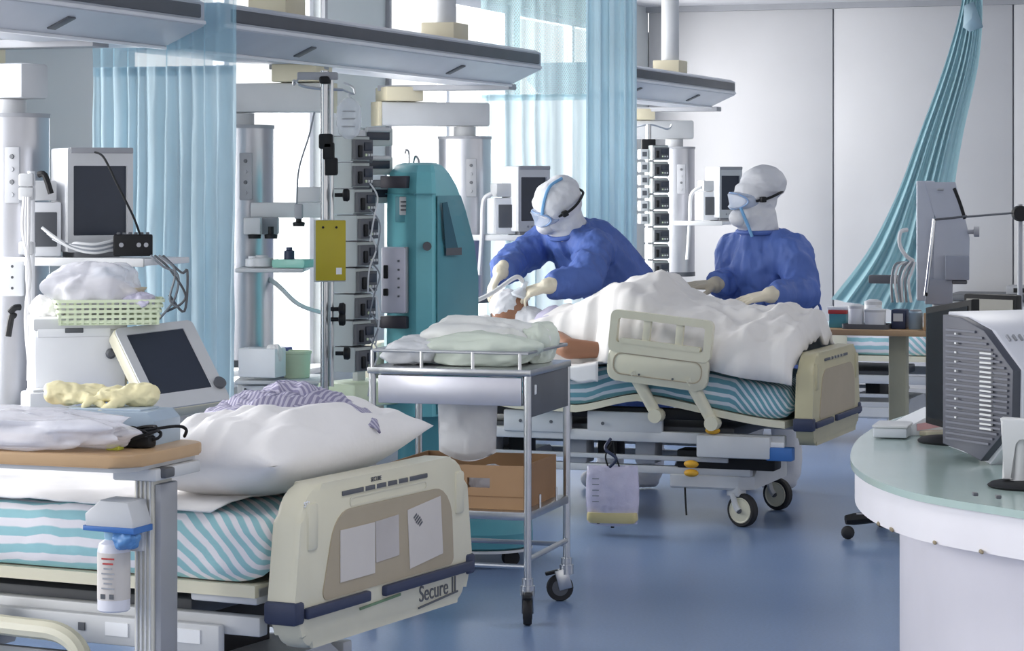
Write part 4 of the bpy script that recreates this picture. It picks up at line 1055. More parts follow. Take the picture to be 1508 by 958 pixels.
# rail that carries the pump tower, and the syringe rack on its far side
tw = thing('pump_rack', 'grey upright rail carrying the infusion pumps beside the teal machine', 'rack', at(534, 560, 10.42), R(50))
B().box((0, .02, .50), (.05, .03, 1.05), .005).obj('upright', M_lgrey, tw)
for k in range(9): B().box((0, -.0, .06 + .105 * k), (.10, .02, .02), .003).obj('bracket', M_dgrey, tw)
B().box((0, .01, -.05), (.30, .22, .10), .02).obj('base_unit', M_green, tw)
B().cyl((0, .01, -.10), (0, .01, -.73), .025, n=14).obj('column', M_steel, tw)
for k in range(5):
    a = R(72 * k)
    lg = B().tube([(0, .01, -.72), (.28 * math.cos(a), .01 + .28 * math.sin(a), -.75)], .015, 8, raw=True).obj('foot', M_dgrey, tw)
for k in range(3):
    t = thing('infusion_pump', 'dark-faced syringe pump, number %s up on the far side of the pump tower' % ('one', 'two', 'three')[k], 'infusion pump', at(548, 300 - 42 * k, 10.55), R(35))
    B().box((0, 0, .04), (.15, .09, .075), .008).obj('housing', M_pump, t); B().box((0, -.048, .045), (.11, .008, .035), .003).obj('display', M_screen, t)
    B().cyl((-.06, -.055, .07), (.05, -.055, .07), .011, n=12).obj('syringe', M_lgrey, t)
# lines looping in front of the pumps
rnd = random.Random(4)
for k in range(7):
    y0 = 270 + 38 * k
    pts = [at(545, y0, 10.1), at(556 + rnd.randint(-3, 6), y0 + 20, 10.06), at(550 + rnd.randint(-8, 8), y0 + 50, 10.05), at(548 + rnd.randint(-6, 10), y0 + 85, 10.08)]
    o = B().tube(pts, .0035, 6, 6).obj('infusion_line', M_cable if k % 2 else M_lgrey)
    tag(o, 'thin infusion line starting at the pump %s in the near tower' % ords[7 - k], 'tube', 'infusion lines on the pump tower')
# yellow folder
yf = thing('clipboard', 'yellow folder with a small white sticker hanging on the drip stand', 'folder', at(487, 412, 9.93), R(6))
B().box((0, 0, .115), (.117, .012, .235), .003).obj('cover', M_yellow, yf)
B().box((-.004, .008, .113), (.125, .006, .243), .003).obj('back_cover', M_lgrey, yf)
B().box((.032, -.0068, .035), (.022, .001, .026)).obj('sticker', M_white, yf)
for x in (-.03, .022): B().cyl((x, -.007, .205), (x, -.010, .205), .005, n=8).obj('rivet', M_black, yf)
# ------------------------------------------------------------------ accessories of the pendant next to the blue curtain
I2 = LM(PD2)
def onp(px0, px1, py0, py1, Y, d, m, name, par=None, tilt=0., bev=.006):
    c = at((px0 + px1) / 2, (py0 + py1) / 2, Y); s_ = Y / F
    return B().box(I2 @ c, (abs(px1 - px0) * s_, d, abs(py1 - py0) * s_), bev, rot=Euler((0, tilt, TH))).obj(name, m, par or PD2)
onp(370, 528, 298, 320, 10.8, .06, M_lgrey, 'support_arm'); onp(437, 545, 275, 298, 10.6, .05, M_lgrey, 'support_arm')
onp(360, 385, 320, 345, 10.7, .08, M_lgrey, 'rail_clamp'); onp(386, 410, 320, 345, 10.8, .08, M_grey, 'rail_clamp')
for px in (375, 399): B().lathe([(.012, .03), (.012, 0), (.028, -.004), (.026, -.02)], I2 @ at(px, 344, 10.68), 14).obj('clamp_knob', M_black, PD2)
onp(434, 446, 300, 322, 10.55, .05, M_grey, 'rail_clamp'); B().lathe([(.012, .03), (.012, 0), (.026, -.004), (.024, -.02)], I2 @ at(440, 326, 10.55), 14).obj('clamp_knob', M_black, PD2)
B().tube([I2 @ at(463, 165, 10.5), I2 @ at(455, 200, 10.5), I2 @ at(440, 250, 10.5), I2 @ at(437, 300, 10.5)], .004, 6).obj('cord', M_cable, PD2)
sh = onp(352, 452, 393, 399, 10.75, .34, M_lgrey, 'shelf'); onp(352, 480, 555, 561, 10.75, .36, M_lgrey, 'shelf')
du = onp(355, 470, 562, 640, 10.8, .3, M_lgrey, 'drawer_unit')
for y in (577, 602): onp(357, 468, y - 10, y + 10, 10.63, .02, M_white, 'drawer', du)
for px, y in ((361, 573), (361, 586)): onp(px - 2, px + 2, y - 2, y + 2, 10.61, .01, M_dgrey, 'drawer_knob', du)
onp(476, 486, 400, 560, 11.0, .05, M_white, 'cable_duct')
tag(B().prism(rr(0, 0, .15, .035, .01, 3), 0, .14, bev=.003).obj('tray', mat('mint_plastic', '8cc7b8', .4), None, at(400, 394, 10.62), (0, 0, ROT)), 'mint green tray on the pendant shelf beside the blue curtain', 'tray')
for k, (px, py, w, h, c_, lbl) in enumerate(((386, 393, .045, .05, M_lgrey, 'small round white dressing tin on the pendant shelf'), (372, 393, .03, .045, M_white, 'small white pot on the pendant shelf beside the curtain'), (426, 385, .022, .06, M_navy, 'small dark capped vial standing in the mint tray'))):
    o = B().lathe([(w * .8, 0), (w, .004), (w, h * .75), (w * .6, h * .8), (w * .6, h)], at(px, py, 10.65) - Vector((0, 0, 0)), 18).obj(('tin', 'pot', 'vial')[k], c_); tag(o, lbl, ('tin', 'pot', 'vial')[k])
gl = thing('glove_box', 'white glove carton with a torn opening on the lower pendant shelf', 'box', at(386, 555, 10.6), ROT)
B().box((0, 0, .062), (.17, .11, .12), .006).obj('carton', M_white, gl); bundle_b = crumple(B(), (.06, -.01, .10), (.07, .06, .08), seed=6, flat=False); bundle_b.obj('glove_tip', M_linen, gl)
bx = thing('carton', 'dark blue carton behind the white glove carton on the pendant shelf', 'box', at(414, 556, 10.78), ROT)
B().box((0, 0, .065), (.075, .07, .13), .003).obj('box', mat('cobalt_card', '33408f', .5), bx); B().box((0, -.0355, .08), (.05, .001, .05)).obj('print', M_white, bx)
tb = thing('plastic_tub', 'pale green tub beside the dark blue carton', 'tub', at(437, 556, 10.72), ROT)
B().lathe([(.05, 0), (.055, .004), (.06, .10), (.064, .105), (.064, .115), (.056, .115), (.05, .02)], (0, 0, 0), 24).obj('tub', M_green, tb)
# white bin leaning tube arm behind
B().tube([I2 @ at(380, 402, 10.9), I2 @ at(407, 418, 10.9), I2 @ at(440, 448, 10.9), I2 @ at(481, 462, 10.99)], .010, 8).obj('hose_arm', M_wcable, PD2)
# ------------------------------------------------------------------ bedside monitors
def monitor(label, base, psi, w, h, d, parts=True):
    t = thing('patient_monitor', label, 'monitor', base, psi)
    b = B(); b.prism(rr(-w / 2, .02, w / 2, .02 + h, .008, 3), 0, d, bev=.004); hs = b.obj('housing', M_white, t)
    B().frame(rr(-w / 2, .02, w / 2, .02 + h, .008, 3), rr(-w * .41, .02 + h * .16, w * .41, .02 + h * .83, .004, 3), -.014, .002).obj('bezel', M_lgrey, hs)
    B().box((0, .001, .02 + h * .495), (w * .84, .006, h * .69)).obj('screen', M_screen, hs)
    B().box((w * .02, -.004, h + .012), (w * .96, .03, .02), .004).obj('alarm_bar', M_grey, hs)
    B().box((0, d * .5, .012), (w * .7, d * .8, .024), .004).obj('foot', M_grey, t)
    for k in range(4): B().cyl((-w * .2 + k * w * .13, -.0145, .045), (-w * .2 + k * w * .13, -.018, .045), .006, n=8).obj('key', M_grey, hs)
    return t
def mon_shelf(pd, px0, px1, py, Y, depth=.34):
    I = LM(pd); c = at((px0 + px1) / 2, py, Y); s_ = Y / F
    sh_ = B().box(I @ c, (abs(px1 - px0) * s_, depth, .022), .004).obj('monitor_shelf', M_white, pd)
    B().box((I @ c) + Vector((0, -depth / 2 - .006, 0)), (abs(px1 - px0) * s_, .012, .03), .003).obj('shelf_rail', M_lgrey, sh_)
    return I, c, s_
mon_shelf(PD1, -30, 262, 383, 9.0); mon_shelf(PD3, 698, 800, 349, 13.35); mon_shelf(PD4, 1002, 1075, 328, 17.1)
monitor('tall bedside monitor with a dark blank screen on the shelf before the gathered blue curtain', at(146, 379, 8.97), R(31), .245, .365, .15)
monitor('bedside monitor with a grey screen just behind the leaning nurse', at(784, 346, 13.3), R(45), .235, .34, .11)
monitor('bedside monitor with a grey screen close to the end wall, beside the upright nurse', at(1074, 325, 17.05), R(45), .235, .34, .11)
def module_rack(label, base, psi, sc=1.):
    t = thing('module_rack', label, 'monitor module', base, psi)
    B().box((0, 0, .10 * sc), (.11 * sc, .14 * sc, .19 * sc), .006).obj('rack', M_white, t)
    B().box((0, -.072 * sc, .10 * sc), (.08 * sc, .008, .12 * sc), .003).obj('slot', M_dgrey, t)
    B().box((-.005, -.02, .235 * sc), (.09 * sc, .10 * sc, .07 * sc), .006).obj('recorder', M_lgrey, t)
    return t
module_rack('white module rack beside the monitor behind the leaning nurse', at(738, 346, 13.3), R(20))
module_rack('white module rack beside the monitor close to the end wall', at(1040, 325, 17.05), R(20))
module_rack('white module rack beside the tall monitor before the blue curtain', at(62, 379, 8.95), R(20))
for (a0, b0, Y, lbl) in (((1018, 322), (1032, 275), 17.0, 'white hose bundle beside the module rack close to the end wall'), ((712, 345), (724, 285), 13.2, 'white hose bundle beside the module rack behind the teal machine')):
    o = B().tube([at(b0[0], b0[1], Y), at(a0[0], b0[1] + 12, Y), at(a0[0] - 2, a0[1], Y), at(a0[0] - 6, a0[1] + 60, Y)], .012, 8).obj('hose_bundle', M_wcable); tag(o, lbl, 'hose')
# second pump tower by the end wall
Yq = 16.4; q0 = at(955, HY, Yq)
iv2 = thing('drip_stand', 'chrome drip stand of the infusion tower beside the sheer curtain', 'drip stand', (q0.x, q0.y, 0), 0)
B().cyl((0, 0, .08), (0, 0, 1.93), .018, n=12).obj('pole', M_chrome, iv2)
B().box((0, 0, 1.80), (.09, .05, .07), .006).obj('pole_clamp', M_black, iv2)
B().tube([(-.12, 0, 1.90), (0, 0, 1.93), (.12, 0, 1.90), (.15, 0, 1.93)], .006, 8).obj('hook_bar', M_steel, iv2)
for k in range(5):
    a = R(72 * k + 10); B().tube([(0, 0, .10), (.26 * math.cos(a), .26 * math.sin(a), .05)], .014, 8, raw=True).obj('leg', M_steel, iv2)
for k in range(8):
    pump(967, 405 - 24.2 * k, Yq, .95, 'grey infusion pump, %s in the tower between sheer curtain and end wall' % ords[k], 'infusion pumps between sheer curtain and end wall', yaw=R(25))
for k in range(6):
    t = thing('infusion_pump', 'slim syringe pump, %s, on the curtain side of the farther stand' % ords[k], 'infusion pump', at(947, 330 - 19 * k, Yq), R(10), 'slim syringe pumps on the farther drip stand')
    B().box((0, 0, .035), (.055, .09, .065), .006).obj('housing', M_lgrey, t); B().box((0, -.046, .035), (.03, .004, .03)).obj('display', M_dgrey, t)
# ------------------------------------------------------------------ left: shelf, ventilator, table
I1 = LM(PD1)
# connector box and cables on the monitor shelf
cbx = thing('connector_box', 'black connector box with ports on the shelf under the tall monitor', 'connector box', at(196, 379, 8.86), R(8))
B().box((0, 0, .043), (.135, .09, .075), .006).obj('housing', M_black, cbx)
for x in (-.04, .02, .045): B().cyl((x, -.045, .045), (x, -.053, .045), .008, n=12).obj('port', M_grey, cbx)
for k in range(6): B().box((-.05 + .02 * k, .0, .084), (.012, .07, .008), .002).obj('ridge', M_dgrey, cbx)
rnd = random.Random(7)
for k in range(5):
    y = 372 - 4 * k
    pts = [at(62 + 4 * k, 335 + 4 * k, 8.85), at(85 + 5 * k, 352 + 3 * k, 8.83), at(110, 366 - k * 2, 8.82), at(140, 372 - 3 * k, 8.80), at(168, 366 - 3 * k, 8.83)]
    tag(B().tube(pts, .006, 6, 6).obj('cable', M_cable if k % 2 else M_lgrey), 'grey cable running along the monitor shelf to the black connector box', 'cable', 'cables on the monitor shelf')
for k, (mx, my, ex) in enumerate(((262, 405, 240), (272, 430, 252), (250, 440, 262), (276, 400, 255))):
    pts = [at(222 + 6 * k, 376, 8.78), at(240 + 9 * k, 392 + 3 * k, 8.76), at(mx, my, 8.76), at((mx + ex) / 2 + 6, 440 + 6 * k, 8.76), at(ex - 6, 470 - 12 * k, 8.77)]
    tag(B().tube(pts, .0045, 6, 6).obj('cable', M_dgrey if k % 2 else M_cable), 'thin dark cable hanging in a loop from the black connector box', 'cable', 'hanging cable loops under the monitor shelf')
tag(B().tube([at(140, 224, 8.93), at(153, 232, 8.88), at(172, 270, 8.82), at(196, 318, 8.80), at(206, 345, 8.82)], .004, 6, 8).obj('cable', M_black), 'thin black cable draped down across the screen of the tall monitor', 'cable')
# upright pole with clamps and hoses
up0 = at(46, HY, 8.72)
upo = thing('equipment_pole', 'white upright equipment pole with black clamp levers beside the ventilator', 'pole', (up0.x, up0.y, .78), 0)
def U(px, py, dY=0): return at(px, py, 8.72 + dY) - Vector((up0.x, up0.y, .78))
B().cyl((0, 0, 0), U(46, 252), .0125, n=12).obj('pole', M_white, upo)
for py in (265, 285, 365): B().box(U(40, py), (.05, .05, .045), .006).obj('clamp', M_lgrey, upo)
for (x0, y0, x1, y1) in ((57, 257, 75, 285), (58, 541, 76, 562), (30, 452, 14, 460), (22, 465, 12, 495)):
    B().tube([U(x0, y0, -.02), U((x0 + x1) / 2, y0 + 1, -.03), U(x1, y1, -.03)], .011, 8, 4).obj('clamp_lever', M_black, upo)
for k in range(3):
    B().tube([U(36 + 3 * k, 290, -.03), U(34 + 4 * k, 340, -.04), U(44 - 2 * k, 400, -.04), U(38 + 3 * k, 470, -.03), U(46 - 2 * k, 560, -.03)], .007, 8, 6).obj('hose', M_wcable, upo)
B().box(U(15, 410), (.09, .03, .12), .004).obj('rail_plate', M_white, upo)
for k in range(3): B().cyl(U(18, 392 + 16 * k, -.03), U(18, 392 + 16 * k, -.04), .005, n=8).obj('screw', M_dgrey, upo)
# equipment shelf of the pendant
c = at(110, 613, 8.55)
B().box(I1 @ c, (.78, .42, .025), .005).obj('equipment_shelf', M_lgrey, PD1)
# ventilator
ve = thing('ventilator', 'white ventilator with a large tilted touchscreen standing on the pendant shelf', 'ventilator', at(113, 582, 8.58), R(14))
Iv = LM(ve)
B().box((0, .0, .115), (.30, .30, .23), .010).obj('housing', M_white, ve)
B().box((0, -.002, .248), (.31, .31, .04), .008).obj('top_cover', M_lgrey, ve)
B().box((-.02, -.152, .222), (.24, .008, .032), .003).obj('front_flap', M_white, ve)
B().box((-.02, -.157, .228), (.06, .004, .016), .006).obj('flap_grip', M_dgrey, ve)
B().lathe([(.012, 0), (.018, .01), (.01, .02)], (.10, -.15, .15), 12, (R(90), 0, 0)).obj('port', M_dgrey, ve)
B().box((.152, 0, .115), (.008, .28, .2), .004).obj('side_grille', M_beige, ve)
# touchscreen
TL, xh, yh = at(165, 484, 8.42), Vector((.236, .20, .02)), Vector((.155, -.157, -.262))
wx, wy = xh.length, yh.length; ex = xh.normalized(); ey = -yh.normalized(); en = ex.cross(ey).normalized()  # ey up, en out of the screen
ctr = TL + xh / 2 + yh / 2
if en.y > 0: en = -en
Ms = Matrix(((ex.x, -en.x, ey.x, ctr.x), (ex.y, -en.y, ey.y, ctr.y), (ex.z, -en.z, ey.z, ctr.z), (0, 0, 0, 1)))
Mv = Iv @ Ms
ts = B().prism(rr(-wx / 2, -wy / 2, wx / 2, wy / 2, .02, 4), 0, .05, Mv, bev=.006).obj('touchscreen', M_cream, ve)
B().frame(rr(-wx / 2 + .004, -wy / 2 + .004, wx / 2 - .004, wy / 2 - .004, .018, 4), rr(-wx * .38, -wy * .32, wx * .34, wy * .40, .004, 4), -.006, .004, Mv).obj('bezel', M_lgrey, ts)
B().prism(rr(-wx * .385, -wy * .325, wx * .345, wy * .405, .004, 4), -.002, .003, Mv).obj('screen', M_screen, ts)
q = Mv @ Vector((wx * .43, -.008, -wy * .30)); B().lathe([(.020, 0), (.022, .012), (.014, .016)], q, 20, (Mv.to_3x3() @ Matrix.Rotation(R(90), 3, 'X')).to_euler()).obj('rotary_knob', M_dgrey, ts)
B().tube([Mv @ Vector((0, .05, 0)), (Mv @ Vector((0, .11, -.02))), Vector((.12, .02, .10))], .025, 10).obj('screen_arm', M_black, ve)
# basket and bag on the ventilator
bk = thing('basket', 'pale green slotted plastic basket on top of the ventilator', 'basket', at(160, 477, 8.50), R(10))
for k in range(5):
    z = .008 + k * .017; g = .0022 * k
    B().frame(rr(-.165 - g * 2, -.09 - g * 2, .165 + g * 2, .09 + g * 2, .02, 3), rr(-.161 - g * 2, -.086 - g * 2, .161 + g * 2, .086 + g * 2, .018, 3), z, z + .010, Matrix(((1, 0, 0, 0), (0, 0, 1, 0), (0, 1, 0, 0), (0, 0, 0, 1)))).obj('band', M_green, bk)
for k in range(14):
    x = -.16 + k * .0246
    for y in (-.09, .09): B().box((x, y * 1.03, .042), (.009, .004, .08), rot=Euler((.12 if y < 0 else -.12, 0, 0))).obj('rib', M_green, bk)
B().box((0, 0, .004), (.32, .17, .006), .002).obj('bottom', M_green, bk)
bundle('plastic_bag', 'crumpled clear bag of white supplies heaped in the green basket', 'bag', at(140, 458, 8.50), (.31, .22, .17), M_plastic, R(15), seed=21, amp=.35)
bundle('linen_pack', 'white cotton pack inside the green basket under the clear bag', 'package', at(135, 462, 8.52), (.24, .16, .13), M_linen, R(15), seed=25, amp=.3)
bundle('supply_pack', 'small lilac-white packet at the basket edge beside the clear bag', 'package', at(205, 452, 8.46), (.10, .10, .05), mat('lilac_film', 'c9c6da', .4, bump=.4), R(5), seed=27, amp=.4)
cu = thing('rubber_cup', 'shallow beige rubber cup lying over the packets in the green basket', 'cup', at(196, 436, 8.50), 0)
B().lathe([(.012, 0), (.03, .008), (.048, .03), (.046, .03), (.028, .012)], (0, 0, 0), 20).obj('cup', M_beige, cu)
bundle('linen_pack', 'small white bundle behind the basket on the ventilator edge', 'package', at(72, 470, 8.60), (.12, .12, .08), M_linen, 0, seed=29, amp=.4)
sb = thing('humidifier', 'grey and white humidifier box in front of the ventilator on the shelf', 'humidifier', at(72, 610, 8.38), R(25))
B().box((0, 0, .04), (.16, .12, .075), .008).obj('housing', M_white, sb); B().box((.082, .0, .04), (.01, .10, .06), .003).obj('side_panel', M_grey, sb); B().box((0, 0, .08), (.13, .09, .012), .004).obj('heater_plate', M_lgrey, sb)
bl = thing('supply_box', 'lavender blue plastic case under the ventilator beside the humidifier', 'box', at(138, 610, 8.42), R(14))
B().box((0, 0, .036), (.13, .10, .07), .006).obj('case', mat('lavender_plastic', 'a9b6dc', .4), bl); B().box((0, -.052, .015), (.11, .006, .02), .002).obj('port_strip', M_black, bl)

# ------------------------------------------------------------------ overbed table in front
tbz = .896
tba = R(-20)
t0 = Vector((-.926, 6.1, 0)); ux = Vector((math.cos(tba), math.sin(tba), 0)); uy = Vector((-math.sin(tba), math.cos(tba), 0))
tc = t0 - ux * .36 + uy * .20
ot = thing('overbed_table', 'wood-topped overbed table on a ribbed cream post across the empty bed', 'table', (tc.x, tc.y, 0), tba)
B().prism([(x, y) for x, y in rr(-.39, -.205, .375, .215, .06, 6)], tbz - .030, tbz, Matrix(((1, 0, 0, 0), (0, 0, 1, 0), (0, 1, 0, 0), (0, 0, 0, 1))), bev=.006).obj('table_top', M_wood, ot)
B().prism([(x, y) for x, y in rr(-.37, -.19, .36, .20, .05, 6)], tbz - .042, tbz - .030, Matrix(((1, 0, 0, 0), (0, 0, 1, 0), (0, 1, 0, 0), (0, 0, 0, 1)))).obj('under_tray', M_lgrey, ot)
px_ = .318
B().box((px_, .02, .455), (.055, .10, .80), .006).obj('post', mat('cream_aluminium', 'cfcdc4', .4, .2), ot)
po = B().box((px_ + .036, .02, .50), (.018, .09, .62), .004).obj('post_back', M_grey, ot)
for k in range(4): B().box((px_ - .018 + k * .012, -.032, .455), (.005, .005, .79), .001).obj('post_rib', M_lgrey, ot)
for k in range(0): pass
B().box((px_, .04, tbz - .058), (.12, .24, .03), .005).obj('top_bracket', M_lgrey, ot)
B().box((px_ + .045, -.03, tbz - .055), (.06, .05, .025), .006).obj('height_lever', M_dgrey, ot)
B().box((px_ - .0, .25, .05), (.07, .66, .04), .01).obj('base_bar', M_lgrey, ot)
B().box((px_ - .35, .55, .05), (.66, .06, .04), .01).obj('base_bar', M_lgrey, ot)
for x, y in ((px_, -.05), (px_, .55), (px_ - .62, .55)):
    B().lathe([(.01, -.012), (.028, -.012), (.028, .012), (.01, .012)], (x, y, .028), 16, (R(90), 0, 0)).obj('roller', M_rubber, ot)
OT = Matrix.Translation(ot.location) @ Matrix.Rotation(tba, 4, 'Z')
# things on the table
bundle('plastic_bag', 'large crumpled clear plastic bag lying flat on the overbed table', 'bag', OT @ Vector((-.02, -.11, tbz)), (.64, .17, .10), M_plastic, tba + .03, seed=37, amp=.38, p=3.2, freq=2.8)
dvx = thing('suction_unit', 'flat grey-blue device box on the overbed table behind the plastic bag', 'device', OT @ Vector((.17, .125, tbz)), tba + .05)
B().prism([(-.15, 0), (.13, 0), (.13, .06), (.11, .082), (-.15, .082)], -.08, .08, bev=.006).obj('housing', mat('greyblue_plastic', '9fb0c1', .4, var=.04), dvx)
B().box((-.02, 0, .084), (.20, .11, .006), .002).obj('lid', mat('greyblue_light', 'b5c3d1', .4), dvx)
B().box((-.10, -.082, .02), (.10, .008, .03), .003).obj('vent', M_dgrey, dvx)
gp = thing('rubber_gloves', 'pair of crumpled pale yellow gloves lying on the grey-blue device box', 'gloves', OT @ Vector((.10, .12, tbz + .088)), tba)
for w0, d0, u0, s0, c0_ in (((-.075, -.01, .030), (1, .15, -.06), (0, -.4, 1), 1, .35), ((.095, .03, .028), (-1, -.35, .0), (0, -.2, 1), 1, .5)):
    b = B(); hand(b, w0, d0, u0, s0, c0_, .3, .95); d0 = Vector(d0).normalized(); b.caps(Vector(w0), Vector(w0) - d0 * .035, .03, .03)
    link('glove', organic(b, .0045, 2, cloth_fold(5 + s0, .005, 30.)), M_gyellow, gp)
pw = thing('power_adapter', 'black power adapter with coiled cable at the corner of the overbed table', 'adapter', OT @ Vector((.29, -.005, tbz)), tba)
B().box((0, 0, .016), (.08, .045, .03), .008).obj('brick', M_black, pw)
cbl = [(-.04, 0, .015)]
for k in range(26):
    a = k * .72; cbl.append((-.01 + .055 * math.cos(a) + .012 * math.sin(k * 1.7), .0 + .05 * math.sin(a), .022 + .018 * abs(math.sin(k * .9)) + .0005 * k))
cbl += [(.07, .06, .05), (.085, .09, .04), (.07, .11, .02)]
B().tube(cbl, .0042, 6, 5).obj('cable', M_black, pw)
tag(B().box((0, 0, .006), (.035, .03, .012), .003).obj('sticky_pad', mat('lime_paper', 'c9cf52', .6), None, OT @ Vector((.26, -.07, tbz)), (0, 0, tba)), 'small lime yellow note pad beside the power adapter', 'note pad')
# dispenser hanging on the table post
dp = thing('sanitizer_bottle', 'white pump bottle of hand sanitizer under a grey dispenser hood on the table post', 'bottle', OT @ Vector((px_ - .05, -.09, .505)), tba)
B().lathe([(.036, 0), (.040, .004), (.040, .15), (.036, .165), (.018, .178), (.016, .195)], (0, 0, 0), 24).obj('bottle', mat('bottle_white', 'dcdce4', .3, var=.03), dp)
lbp = B().lathe([(.0405, .03), (.0405, .145)], (0, 0, 0), 24, cap=False).obj('label', M_paper, dp)
for k in range(7): B().box((.006, -.0412, .132 - k * .012), (.035 - .006 * (k % 3), .001, .004)).obj('label_print', M_red if k < 2 else M_grey, lbp)
for x in (-.008, .016): B().box((x, -.0412, .04), (.012, .001, .012)).obj('label_print', M_dgrey, lbp)
B().lathe([(.022, .175), (.024, .18), (.024, .20), (.010, .205), (.010, .222)], (0, 0, 0), 16).obj('pump_collar', mat('aqua_plastic', '9cc4dc', .3), dp)
hood_ = B().prism([(-.055, .205), (.075, .205), (.078, .222), (.062, .272), (-.015, .275), (-.058, .240)], -.045, .05, bev=.008).obj('dispenser_hood', M_lgrey, dp)
B().prism([(-.06, .200), (.08, .195), (.08, .210), (-.06, .212)], -.048, .052, bev=.003).obj('hood_edge', M_blue, dp)
crumple(B(), (.045, -.02, .178), (.07, .05, .05), seed=4, flat=False).obj('blue_wrap', mat('blue_film', '5f95cf', .4, trans=.2), dp)
B().box((.03, .055, .20), (.05, .02, .12), .004).obj('holder_bracket', M_lgrey, dp)
# ------------------------------------------------------------------ on the empty bed
BM1 = Matrix.Translation(bd1.location) @ Matrix.Rotation(b1a, 4, 'Z')
bs = thing('bed_sheet', 'smooth white sheet spread over the top of the empty bed', 'sheet', (bd1.location.x, bd1.location.y, .70), b1a)
def bsf(i, j):
    x = -.98 + 1.80 * i; y = -.452 + .89 * j
    edge = max(0., (-.40 - y) / .05)
    z = .736 + .006 * nz(x * 6, y * 6) + .010 * max(0, nz(x * 3, y * 4, 4.)) - .012 * edge ** 2
    return Vector((x + .03 * nz(y * 4, 2.) * i, y + .018 * nz(x * 3, 5.) , z - .70))
B().grid(bsf, 60, 40).obj('cloth', M_linen, bs, angle=180, solid=.006, fix=False)
pillow('pillow', 'large plump white pillow heaped against the footboard of the empty bed', BM1 @ Vector((.76, -.01, .725)), b1a, .50, .86, .235, seed=2, tilt=(R(2), R(-3)), amp=.022)
gn = thing('folded_gown', 'crumpled purple and white striped gown lying on the plump pillow', 'gown', BM1 @ Vector((.76, .03, .935)), b1a + R(50))
def gl_(z0, sx, sy, seed, amp, ang):
    def f(i, j):
        u, v = i * 2 - 1, j * 2 - 1
        x = u * sx / 2; y = v * sy / 2
        r2 = (abs(u) ** 3 + abs(v) ** 3)
        z = z0 * (1 - .5 * r2) + amp * (1 - 2 * abs(nz(x * 9 + seed, y * 9, seed))) + amp * .5 * nz(x * 25, y * 25, seed) - .05 * max(0, r2 - .6)
        c, s_ = math.cos(ang), math.sin(ang)
        return Vector((x * c - y * s_, x * s_ + y * c, z))
    return B().grid(f, 56, 44, lambda i, j: (i * sx, j * sy + .6 * i * sx * (1 if seed != 8 else -1)))
gl_(.02, .44, .26, 3, .012, 0).obj('lower_fold', STG, gn, angle=180, solid=.006, fix=False)
gl_(.045, .36, .22, 8, .016, .25).obj('upper_fold', STG, gn, angle=180, solid=.006, fix=False)
gl_(.06, .20, .10, 12, .02, -.3).obj('sleeve_fold', STG, gn, angle=180, solid=.006, fix=False)
# ------------------------------------------------------------------ drainage bag under the bed of the patient
ub = thing('drainage_bag', 'lilac clear drainage bag with yellow fluid hanging under the bed of the patient', 'drainage bag', at(902, 770, 11.22), R(-8))
def ubf(s_):
    def f(i, j):
        x = -.118 + .236 * i; z = .0 + .255 * j
        th = .045 * (math.sin(math.pi * i) ** .5) * (math.sin(math.pi * min(1, .12 + j * .9)) ** .5)
        return Vector((x * (.93 + .07 * math.sin(j * 3)), s_ * th * (1 if j < .97 else .3) + .006 * nz(x * 14, z * 14, s_), z + .01 * math.sin(i * math.pi) * (-1 if j < .1 else 0)))
    return f
b = B().grid(ubf(1), 26, 26).grid(ubf(-1), 26, 26); bmesh.ops.remove_doubles(b.bm, verts=b.bm.verts, dist=.002)
b.obj('bag', mat('lilac_film_bag', 'd3cfe6', .25, var=.06, trans=.25, bump=.6, bscale=22), ub, angle=120)
b = B(); b.loft([[Vector((x * k, y * k * .86, z)) for x, y in rr(-.112, -.05, .112, .05, .03, 4)] for z, k in ((.004, .9), (.016, 1.), (.04, 1.), (.05, .97))]); b.obj('fluid', mat('pale_yellow_fluid', 'cdbf8c', .3), ub)
B().tube([(-.02, 0, .25), (-.03, 0, .30), (.0, .02, .36)], .004, 6).obj('hanger_cord', M_black, ub); B().tube([(.03, 0, .25), (.01, .0, .31), (.0, .02, .36)], .004, 6).obj('hanger_cord', M_black, ub)
B().tube([(-.01, -.03, .25), (.02, -.04, .29), (-.03, -.02, .33), (-.01, .02, .37)], .007, 8).obj('drain_tube', M_navy, ub)
B().cyl((-.06, -.02, .0), (-.06, -.02, .03), .008, n=8).obj('outlet', M_black, ub); B().cyl((.0, -.0, -.02), (.0, -.0, .01), .008, n=8).obj('outlet', M_black, ub)
for k in range(5): B().box((-.07, -.047, .10 + .025 * k), (.03, .001, .004)).obj('scale_mark', M_cable, ub)
# ------------------------------------------------------------------ right: nurse station counter
cz = .80
edge = [(2.6, 4.7), (1.95, 4.85), (1.50, 5.25), (1.172, 5.83), (1.037, 6.05), (.955, 6.25), (.909, 6.58), (.93, 7.0), (1.046, 7.6), (1.263, 8.22), (1.6, 8.75), (2.1, 9.1), (2.6, 9.2)]
E = [(v.x, v.y) for v in spline([Vector((x, y, 0)) for x, y in edge], 6)]
def inset(P, d):
    out = []
    for i in range(len(P)):
        a, b = Vector(P[max(0, i - 1)]), Vector(P[min(len(P) - 1, i + 1)]); t = (b - a).normalized(); n = Vector((t.y, -t.x))
        if n.x < 0: n = n if False else n
        p = Vector(P[i]) + n * d; out.append((min(2.6, p.x), p.y))
    return out
